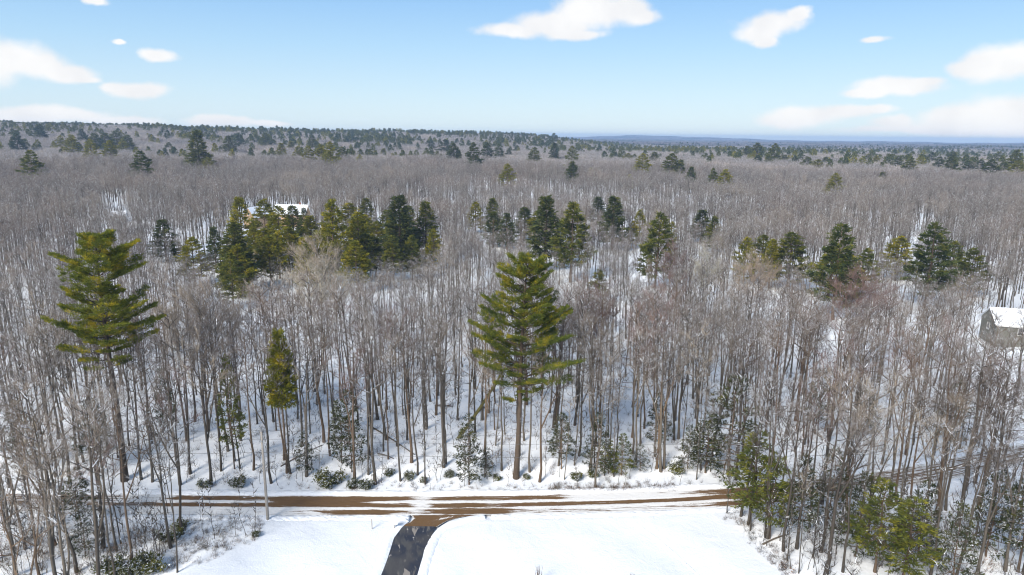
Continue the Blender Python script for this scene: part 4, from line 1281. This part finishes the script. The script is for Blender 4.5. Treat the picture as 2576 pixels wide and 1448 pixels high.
for (zo, yo, lab) in [(PH + .2, 0, 'top wire running from the utility pole along the road'), (PH - 1.1, .28, 'second wire below the pole top along the road'),
                      (PH - 2.85, .2, 'lower communication cable running past the trunks along the road')]:
    seq = sorted(poles)
    P_ = []
    for a, b in zip(seq[:-1], seq[1:]):
        for t_ in np.linspace(0, 1, 25)[:-1]:
            P_.append((a[0] + (b[0] - a[0]) * t_, a[1] + (b[1] - a[1]) * t_ + yo, a[2] + (b[2] - a[2]) * t_ + zo - .9 * 4 * t_ * (1 - t_) * .7))
    P_.append((seq[-1][0], seq[-1][1] + yo, seq[-1][2] + zo))
    b = MB(); b.tube(P_, [.022 if zo < PH - 2 else .014] * len(P_), 5)
    tag(b.build('overhead_wire', m_wire), lab, 'wire', 'overhead wires along the road')

# post, box by the driveway
x, y, z = at(936, 1332)
t = empty('marker_post', (x, y, z))
b = MB(); b.box(-.045, -.045, -.3, .045, .045, 1.45); b.build('post', m_pole, t, smooth=False)
b = MB(); b.box(-.055, -.055, 1.45, .055, .055, 1.55); b.build('snow_cap', m_bank, t, smooth=False)
tag(t, 'thin grey post in the snow left of the driveway mouth', 'post')
x, y, z = at(992, 1334)
t = empty('mailbox', (x, y, z), R(14))
m_white = plain('white_paint', (0.78, 0.78, 0.78), .5, .05, 3)
b = MB(); b.box(-.05, -.05, -.3, .05, .05, .80); b.build('post', m_pole, t, smooth=False)
b = MB()
th = np.linspace(0, np.pi, 9); prof = [(-.16, .80)] + [(-.16 * math.cos(q), 1.0 + .16 * math.sin(q)) for q in th] + [(.16, .80)]
Gx = np.array([[(xx_, p[0], p[1]) for p in prof] for xx_ in (-.42, .42)])
b.grid(Gx)
for xx_ in (-.42, .42):
    c_ = [(xx_, p[0], p[1]) for p in prof]; b.add(c_, [(0, q, q + 1) for q in range(1, len(c_) - 1)])
b.box(-.42, -.16, .78, .42, .16, .80)
b.build('box', m_white, t, smooth=False)
b = MB(); b.box(.42, -.14, .82, .435, .14, 1.10); b.build('door', m_white, t, smooth=False)
b = MB(); b.box(-.45, -.15, 1.16, .40, .15, 1.24); b.build('snow_cap', m_bank, t, smooth=False)
tag(t, 'white snow topped mailbox at the left corner of the driveway', 'mailbox')

# ------------------------------------------------------------------ buildings
m_roofsnow = plain('roof_snow', (0.86, 0.88, 0.91), .6, .03, .8)
m_tan = plain('tan_siding', (0.52, 0.36, 0.22), .8, .12, 1.0)
m_gs = plain('grey_green_siding', (0.155, 0.15, 0.125), .8, .12, 1.2)
m_trim = plain('white_trim', (0.72, 0.70, 0.66), .6, .05, 2)
m_glass, g = material('window_glass', .15, .5)
g.put(g.b.inputs['Base Color'], (0.03, 0.035, 0.045, 1))
m_brick = plain('chimney_brick', (0.25, 0.12, 0.08), .9, .3, 6)


def house(name, loc, rz, Lx, Ly, wall_h, rise, wmat, label, wins=(), chim=None, over=.45, board=.28):
    """ridge runs along local x; wins: (side, position, z, w, h) with side '-y', '+y', '-x', '+x'"""
    t = empty(name, loc, rz)
    hx, hy = Lx / 2, Ly / 2
    # walls carry clapboards as real laps
    b = MB(); b.box(-hx, -hy, -.5, hx, hy, wall_h)
    for sx in (-1, 1):
        b.add([(sx * hx, -hy, wall_h), (sx * hx, hy, wall_h), (sx * hx, 0, wall_h + rise)], [(0, 1, 2)])
    b.build('walls', wmat, t, smooth=False)
    n = int(wall_h / board)
    cb = MB()
    for k in range(n):
        z0 = k * board
        cb.box(-hx - .03, -hy - .03, z0, hx + .03, -hy - .003, z0 + board * .82)
        cb.box(-hx - .03, -hy, z0, -hx - .003, hy, z0 + board * .82)
    for k in range(int(rise / board)):
        z0 = wall_h + k * board; w_ = hy * (1 - (z0 + board * .9 - wall_h) / rise)
        if w_ > .1:
            cb.box(-hx - .03, -w_, z0, -hx - .003, w_, z0 + board * .82)
    o = cb.build('clapboards', wmat, t, smooth=False); o['kind'] = 'stuff'
    for s_ in (-1, 1):
        e = hy + over; zt = wall_h + rise; ze = wall_h - over * rise / hy
        rb = MB()
        nx, th_ = 12, .16
        Gr = np.array([[(xx_, s_ * e * v, zt + (ze - zt) * v + .10 + rng.normal() * .012) for v in np.linspace(0, 1, 7)] for xx_ in np.linspace(-hx - over, hx + over, nx)])
        rb.grid(Gr); Gl = Gr.copy(); Gl[..., 2] -= th_; rb.grid(Gl)
        for ed in (lambda q: q[0], lambda q: q[-1], lambda q: q[:, -1]):
            rb.grid(np.stack([ed(Gr), ed(Gl)], 0))
        r_ = rb.build('roof', m_roofsnow, t, smooth=False)
    fb = MB(); fb.box(-hx - over, -hy - over - .03, wall_h - over * rise / hy - .22, hx + over, -hy - over - .003, wall_h - over * rise / hy + .02)
    fb.build('fascia', m_trim, t, smooth=False)
    for (sd, p, z_, w_, h_) in wins:
        f = MB(); pa = MB(); q = .09
        def bar(u0, z0, u1, z1, d0, d1, M_):
            if sd == '-y': M_.box(u0, -hy - d1, z0, u1, -hy - d0, z1)
            elif sd == '-x': M_.box(-hx - d1, u0, z0, -hx - d0, u1, z1)
        u0, u1, z0, z1 = p - w_ / 2, p + w_ / 2, z_, z_ + h_
        bar(u0 - q, z0 - q, u0, z1 + q, .035, .09, f); bar(u1, z0 - q, u1 + q, z1 + q, .035, .09, f)
        bar(u0, z0 - q, u1, z0, .035, .09, f); bar(u0, z1, u1, z1 + q, .035, .09, f)
        bar(u0, (z0 + z1) / 2 - .03, u1, (z0 + z1) / 2 + .03, .045, .08, f)
        fo = f.build('window', m_trim, t, smooth=False)
        bar(u0, z0, u1, z1, .032, .042, pa); pa.build('pane', m_glass, fo, smooth=False)
    if chim:
        c = MB(); c.box(chim[0] - .4, chim[1] - .35, wall_h, chim[0] + .4, chim[1] + .35, wall_h + rise + 1.1); c.build('chimney', m_brick, t, smooth=False)
    tag(t, label, 'house')
    return t


# middle house behind the yellow pines
house('house', (xh, yh, gz(xh, yh)), R(0), 15.5, 9, 6.6, 4.0, m_tan, 'tan house with a long snowy roof behind the yellow pines',
      [('-y', -5, 3.2, 1.2, 1.4), ('-y', -1.5, 3.2, 1.2, 1.4), ('-y', 2.5, 3.2, 1.2, 1.4), ('-y', 5.6, 3.2, 1.2, 1.4)], chim=(4, .5))
x2, y2 = top_at(645, 545, 332)[:2]
house('house', (x2, y2, gz(x2, y2)), R(62), 9, 7.5, 5.6, 4.4, m_tan, 'tan gabled wing left of the long snowy roof',
      [('-x', -1.5, 3.4, 1.1, 1.4), ('-x', 1.5, 3.4, 1.1, 1.4), ('-x', 0, 6.2, 1.0, 1.1)])
house('house', (xr_ + 6.5, yr_ + 6, gz(xr_, yr_)), R(-14), 17, 8.5, 5.0, 2.9, m_gs, 'grey green house with a snow covered roof at the right margin',
      [('-y', -3.4, 2.6, 1.2, 1.5), ('-y', 1.2, 2.6, 1.2, 1.5), ('-x', 0, 2.6, 1.2, 1.5)])
x3, y3, z3 = top_at(297, 533, 330)
CLEAR.append((x3 - 6, x3 + 6, 300, 336))
house('shed', (x3, y3, gz(x3, y3)), R(20), 6, 4.5, max(3.5, z3 - gz(x3, y3) - 2), 1.8, m_trim, 'small pale building with a snowy roof far back at left', [])

# ------------------------------------------------------------------ the mass of the wood
gn_cache = {}


def scatter(name, P_, idx, rot, scl, coll, label, kind='stuff'):
    me = bpy.data.meshes.new(name)
    me.vertices.add(len(P_)); me.vertices.foreach_set('co', np.asarray(P_, float).ravel())
    a = me.attributes.new('idx', 'INT', 'POINT'); a.data.foreach_set('value', np.asarray(idx, np.int32))
    a = me.attributes.new('rot', 'FLOAT_VECTOR', 'POINT'); a.data.foreach_set('vector', np.asarray(rot, float).ravel())
    a = me.attributes.new('scl', 'FLOAT_VECTOR', 'POINT'); a.data.foreach_set('vector', np.asarray(scl, float).ravel())
    o = link(name, me)
    tree = bpy.data.node_groups.new(name + '_nodes', 'GeometryNodeTree')
    tree.interface.new_socket('Geometry', in_out='INPUT', socket_type='NodeSocketGeometry')
    tree.interface.new_socket('Geometry', in_out='OUTPUT', socket_type='NodeSocketGeometry')
    nd = tree.nodes; gi = nd.new('NodeGroupInput'); go = nd.new('NodeGroupOutput')
    iop = nd.new('GeometryNodeInstanceOnPoints'); ci = nd.new('GeometryNodeCollectionInfo')
    ci.inputs['Collection'].default_value = coll
    ci.inputs['Separate Children'].default_value = True
    ci.inputs['Reset Children'].default_value = True
    iop.inputs['Pick Instance'].default_value = True
    def na(nm, ty):
        q = nd.new('GeometryNodeInputNamedAttribute'); q.data_type = ty; q.inputs[0].default_value = nm
        return [s for s in q.outputs if s.enabled and s.name == 'Attribute'][0]
    L = tree.links.new
    L(gi.outputs[0], iop.inputs['Points']); L(ci.outputs[0], iop.inputs['Instance'])
    L(na('idx', 'INT'), iop.inputs['Instance Index'])
    e2r = nd.new('FunctionNodeEulerToRotation'); L(na('rot', 'FLOAT_VECTOR'), e2r.inputs[0]); L(e2r.outputs[0], iop.inputs['Rotation'])
    L(na('scl', 'FLOAT_VECTOR'), iop.inputs['Scale'])
    L(iop.outputs[0], go.inputs[0])
    md = o.modifiers.new('scatter', 'NODES'); md.node_group = tree
    tag(o, label, kind=kind)
    return o


def jittered(r0, r1, a0, a1, cell, keep=1.0):
    """points on a jittered square lattice inside a ring sector"""
    xs = np.arange(-r1, r1, cell)
    X_, Y_ = np.meshgrid(xs, np.arange(0, r1, cell))
    X_ = X_ + rng.uniform(-.5, .5, X_.shape) * cell; Y_ = Y_ + rng.uniform(-.5, .5, X_.shape) * cell
    r_ = np.hypot(X_, Y_); a_ = np.degrees(np.arctan2(X_, Y_))
    k = (r_ > r0) & (r_ < r1) & (a_ > a0) & (a_ < a1) & (rng.uniform(size=X_.shape) < keep)
    return X_[k], Y_[k]


# (1) from the individual trees out to 650 m
xa, ya = jittered(60, 330, -46, 46, 4.1)
xb, yb = jittered(330, 700, -45, 45, 4.3)
x_, y_ = np.concatenate([xa, xb]), np.concatenate([ya, yb])
k = ok_tree(x_, y_)
patch = np.sin(x_ / 13 + 1.1) * np.sin(y_ / 17 + .3) + .8 * np.sin(x_ / 7.3 + y_ / 9.1) + .6 * np.sin(x_ / 31 - y_ / 23)
k &= rng.uniform(size=len(x_)) < np.where(y_ < 230, np.clip(.76 + .32 * patch, .25, 1), np.clip(.95 + .2 * patch, .6, 1))
ind = np.array([(p[0], p[1]) for p in pts])
rmax = 124
# where single trees already stand, only gaps outside their reach are filled
az_ = np.degrees(np.arctan2(x_, y_)); rad_ = np.hypot(x_, y_)
k &= ~((rad_ < rmax) & (np.abs(az_) < 41)) & (rad_ > 80)
x_, y_ = x_[k], y_[k]
occ = np.array([(a, b, c) for a, b, c in OCC if c > 1])
for a, b, c in occ:
    kk = (x_ - a) ** 2 + (y_ - b) ** 2 > (c * 1.3) ** 2
    x_, y_ = x_[kk], y_[kk]
hs_ = rng.uniform(.62, .96, len(x_)) ** .9
# bare crowns that would stand right before a mid-wood evergreen stay lower
azr = np.arctan2(x_, y_)
for (a, ha, yd, shp) in VIEW_KEEP:
    if yd > 800: continue
    near_ = .64 if yd <= 400 else .91
    kk = (np.abs(azr - a) < ha * 1.1) & (y_ < yd + 1) & (y_ > yd * near_)
    tt_ = (y_ / yd - near_) / (1 - near_)
    cap_ = .80 - .30 * np.clip(tt_ * 1.8, 0, 1)
    hs_[kk] = np.minimum(hs_[kk], cap_[kk] * np.clip(hs_[kk] / .82, .85, 1.1))
hs_ *= np.where((y_ > 330) & (x_ > -60), .88, 1.0)
P3 = np.stack([x_, y_, ground(x_, y_)], -1)
n = len(x_)
rot = np.stack([rng.normal(size=n) * .03, rng.normal(size=n) * .03, rng.uniform(0, 6.28, n)], -1)
scl = np.stack([hs_ * rng.uniform(.85, 1.15, n)] * 2 + [hs_], -1)
scatter('bare_woods', P3, rng.integers(0, 8, n), rot, scl, STUFFC, 'dense mass of leafless grey trees filling the wood')
print('woods', n)

# (2) far wood, joined in plots of low detail
FARC = bpy.data.collections.new('far_sources')
for sd in range(6):
    r = np.random.default_rng(200 + sd); J = MB()
    npl = 52; S_ = 32.0
    bx_, by2 = r.uniform(-S_ / 2, S_ / 2, npl), r.uniform(-S_ / 2, S_ / 2, npl)
    for a, b in zip(bx_, by2):
        h = r.uniform(13, 17.5); w_ = r.uniform(1.8, 3.0)
        J.cones([(a, b, 0)], [(a + r.normal() * .4, b, h * .9)], .16, 0)
        m = 34
        zc = r.uniform(h * .45, h * .82, m); aa_ = r.uniform(0, 6.28, m)
        p0 = np.stack([a + np.cos(aa_) * w_ * .25, b + np.sin(aa_) * w_ * .25, zc], -1)
        d = unit(np.stack([np.cos(aa_), np.sin(aa_), r.uniform(.9, 2.2, m)], -1) + r.normal(size=(m, 3)) * .25)
        J.cones(p0, p0 + d * r.uniform(2.2, 4.2, m)[:, None], .09, 1)
    FARC.objects.link(bpy.data.objects.new('far_source_%d' % sd, J.mesh('far_source', [m_bark, m_twig])))
xf, yf = jittered(690, 2700, -45, 45, 23.0)
n = len(xf); print('plots', n)
rot = np.zeros((n, 3)); rot[:, 2] = rng.uniform(0, 6.28, n)
scatter('far_bare_woods', np.stack([xf, yf, ground(xf, yf) - .3], -1), rng.integers(0, 6, n), rot, np.stack([np.ones(n)] * 2 + [rng.uniform(.85, 1.1, n)], -1), FARC,
        'distant grey brown leafless forest stretching to the horizon')

# (3) evergreens too far to count
FC = bpy.data.collections.new('far_evergreen_sources')
kk = 0
for sd, st_, tm_ in ((301, 'pine', f_green), (302, 'pine', f_dark), (303, 'cone', f_dark), (304, 'pine', f_olive), (305, 'pine', f_green)):
    TR, CR = conifer(sd, 22, .35, 4.6, st_, 34, 8, 4, 1.7, .36, stubs=0)
    J = MB(); J.V, J.F, J.Mi, J.n = TR.V + CR.V, TR.F + [f + TR.n for f in CR.F], TR.Mi + [x * 0 + 1 for x in CR.Mi], TR.n + CR.n
    FC.objects.link(bpy.data.objects.new('far_evergreen_%d' % kk, J.mesh('far_evergreen', [m_bark_b, tm_]))); kk += 1
PX, PY, PI, PS = [], [], [], []


def clump(px0, px1, d0, d1, n_, sp=(0, 1, 2, 4), h=(.70, 1.0)):
    for _ in range(n_):
        px = rng.uniform(px0, px1); dd = rng.uniform(d0, d1)
        d = ray(px, 350); PX.append(d.x / d.y * dd); PY.append(dd); PI.append(rng.choice(sp)); PS.append(rng.uniform(*h))


def belt(px0, px1, d0, d1, nc, m, sp=(0, 1, 2, 3, 4), w=45, h=(.72, 1.06)):
    for _ in range(nc):
        px = rng.uniform(px0, px1); dd = rng.uniform(d0, d1); d = ray(px, 350)
        x0_, y0_ = d.x / d.y * dd, dd; k0 = rng.choice(sp)
        for _ in range(int(rng.integers(max(1, m // 3), m + 1))):
            PX.append(x0_ + rng.normal() * w); PY.append(y0_ + rng.normal() * w * .5)
            PI.append(k0 if rng.uniform() < .55 else rng.choice(sp)); PS.append(rng.uniform(*h))


belt(-60, 560, 1450, 1900, 48, 22, h=(.62, .92)); belt(-60, 520, 1050, 1400, 16, 12, (0, 3, 4)); belt(400, 1000, 1150, 1750, 46, 14); belt(650, 1450, 1300, 1950, 60, 14)
clump(-60, 1400, 1650, 2100, 700, (1, 2))
belt(560, 1080, 850, 1300, 16, 8); belt(1100, 1450, 1200, 2000, 16, 8)
belt(1560, 1830, 1250, 1500, 14, 20, (0, 3, 4)); belt(1450, 1600, 1500, 2100, 18, 10); belt(1280, 1560, 2100, 2500, 24, 14, (1, 2))
belt(1850, 2620, 950, 1500, 26, 9); belt(1700, 2640, 1500, 2700, 60, 12, (1, 2, 0)); belt(1430, 2000, 850, 1500, 12, 7); belt(0, 1300, 800, 1300, 14, 7); belt(2050, 2640, 720, 1000, 10, 6)
clump(1450, 2640, 900, 2600, 260)
PX, PY = np.array(PX), np.array(PY); n = len(PX)
rot = np.zeros((n, 3)); rot[:, 2] = rng.uniform(0, 6.28, n)
PS = np.array(PS)
scatter('far_evergreen_woods', np.stack([PX, PY, ground(PX, PY)], -1), PI, rot, np.stack([PS * 1.1, PS * 1.1, PS], -1), FC, 'belts of distant dark evergreens among the bare forest')

# (4) the last kilometres: one rough canopy
m_can, g = material('far_canopy', .95, .05)
c1 = g.noise(g.pos, .0035, 4, .6); c2n = g.noise(g.pos, .02, 4, .65)
cc = g.mix(c2n.outputs[0], (0.13, 0.115, 0.115), (0.21, 0.19, 0.19))
g.put(g.b.inputs['Base Color'], g.mix(g.ramp(g.m('ADD', g.m('MULTIPLY', c1.outputs[0], .6), g.m('MULTIPLY', c2n.outputs[0], .4)), .50, .58), cc, (0.03, 0.045, 0.03)))
rc = np.geomspace(2550, 9300, 190); ac = np.radians(np.linspace(-46, 46, 900))
RR, A2 = np.meshgrid(rc, ac, indexing='ij')
RR = RR * (1 + rng.normal(size=RR.shape) * .003)
X, Y = RR * np.sin(A2), RR * np.cos(A2)
dg = np.degrees(A2)
far_h = 40 * np.exp(-((dg - 11.5) / 6.5) ** 2) * ss(7000, 8600, RR) + 3 * np.sin(dg * .7 + 1) * ss(4000, 8000, RR) + 2 * np.sin(dg * 2.1) * ss(4000, 8000, RR)
Z = ground(X, Y) + 15 + rng.uniform(-2.5, 4.5, X.shape) + far_h
Z[0] -= 14
mb = MB(); mb.grid(np.stack([X, Y, Z], -1))
tag(mb.build('distant_forest', m_can, smooth=False), 'hazy blue forest at the horizon', kind='stuff')

# (5) brush on the forest floor
BR = bpy.data.collections.new('brush_sources')
for sd in range(5):
    r = np.random.default_rng(400 + sd); b = MB()
    for k in range(9):
        a = r.uniform(0, 6.28)
        pth = limb_path(np.array([r.normal() * .15, r.normal() * .15, -.05]), unit([math.cos(a) * .7, math.sin(a) * .7, r.uniform(.3, 1.2)]), r.uniform(.5, 1.6), 4, .08, .2, r)
        b.tube(pth, [.014, .011, .008, .003], 3, cap=False)
        p = pth[r.integers(1, 4, 5)]; b.cones(p, p + unit(r.normal(size=(5, 3)) + [0, 0, .6]) * .4, .007)
    if sd < 2:
        c = r.normal(size=(40, 3)) * [.4, .4, .2] + [0, 0, .35]
        b.blades(c, r.normal(size=(40, 3)), .12, .035, 1)
    BR.objects.link(bpy.data.objects.new('brush_source_%d' % sd, b.mesh('brush_source', [m_bark_b, plain('dry_leaves', (0.24, 0.12, 0.05), .9, .3, 3) if sd == 0 else f_shrub])))
for sd in range(3):
    TR, CR = bare_tree(500 + sd, 5.5 + sd, .035, .3, .7, 0, nl=7, nb=3, nt=3, sub=0, tw=.009)
    J = MB(); J.V, J.F, J.Mi = TR.V + CR.V, TR.F + [f + TR.n for f in CR.F], TR.Mi + CR.Mi
    BR.objects.link(bpy.data.objects.new('brush_source_%d' % (5 + sd), J.mesh('brush_source', [m_bark])))
xg, yg = jittered(58, 175, -42, 42, 1.9, .75)
k = ok_tree(xg, yg); xg, yg = xg[k], yg[k]
# a weedy fringe on the road edge and the field's left corner
fx, fy = [], []
for _ in range(420):
    px, py = rng.uniform(430, 660), rng.uniform(1300, 1448)
    if py < 1448 - (px - 430) * .45 + rng.normal() * 14: fx.append((px, py))
for _ in range(260): fx.append((rng.uniform(1380, 1700), 1238 - abs(rng.normal()) * 9))
for _ in range(60): fx.append((rng.uniform(700, 1400), 1236 - abs(rng.normal()) * 8))
for _ in range(90):
    py = rng.uniform(1290, 1448); fx.append((1840 + (py - 1290) * .95 + rng.normal() * 16, py))
ff = np.array([flat(*q) for q in fx])
lc = np.array([flat(rng.uniform(-20, 430), rng.uniform(1295, 1448)) for _ in range(190)] + [flat(rng.uniform(1950, 2600), rng.uniform(1290, 1448)) for _ in range(150)])
lc = lc[ok_tree(lc[:, 0], lc[:, 1])]
sz = np.concatenate([rng.uniform(.5, 1.3, len(xg)), rng.uniform(.25, .7, len(ff)), rng.uniform(.75, 1.45, len(lc))])
ff = np.concatenate([ff, lc])
xg = np.concatenate([xg, ff[:, 0]]); yg = np.concatenate([yg, ff[:, 1]]); n = len(xg)
rot = np.zeros((n, 3)); rot[:, 2] = rng.uniform(0, 6.28, n)
scatter('undergrowth', np.stack([xg, yg, ground(xg, yg)], -1), np.where(sz > .72, rng.integers(0, 8, n), rng.integers(0, 5, n)), rot, np.stack([sz] * 3, -1), BR, 'thin leafless brush and weeds poking through the snow')

# ------------------------------------------------------------------ air
m_haze = bpy.data.materials.new('haze'); m_haze.use_nodes = True
nt = m_haze.node_tree; nt.nodes.clear()
pv = nt.nodes.new('ShaderNodeVolumePrincipled'); mo = nt.nodes.new('ShaderNodeOutputMaterial')
pv.inputs['Color'].default_value = (0.48, 0.68, 1.0, 1)
pv.inputs['Density'].default_value = 0.00014
pv.inputs['Anisotropy'].default_value = 0.0
nt.links.new(pv.outputs[0], mo.inputs['Volume'])
b = MB(); b.box(-9600, -9600, -14, 9600, 9600, 78)
hz = b.build('haze', m_haze, smooth=False)
tag(hz, 'thin blue winter haze over the forest', kind='stuff')
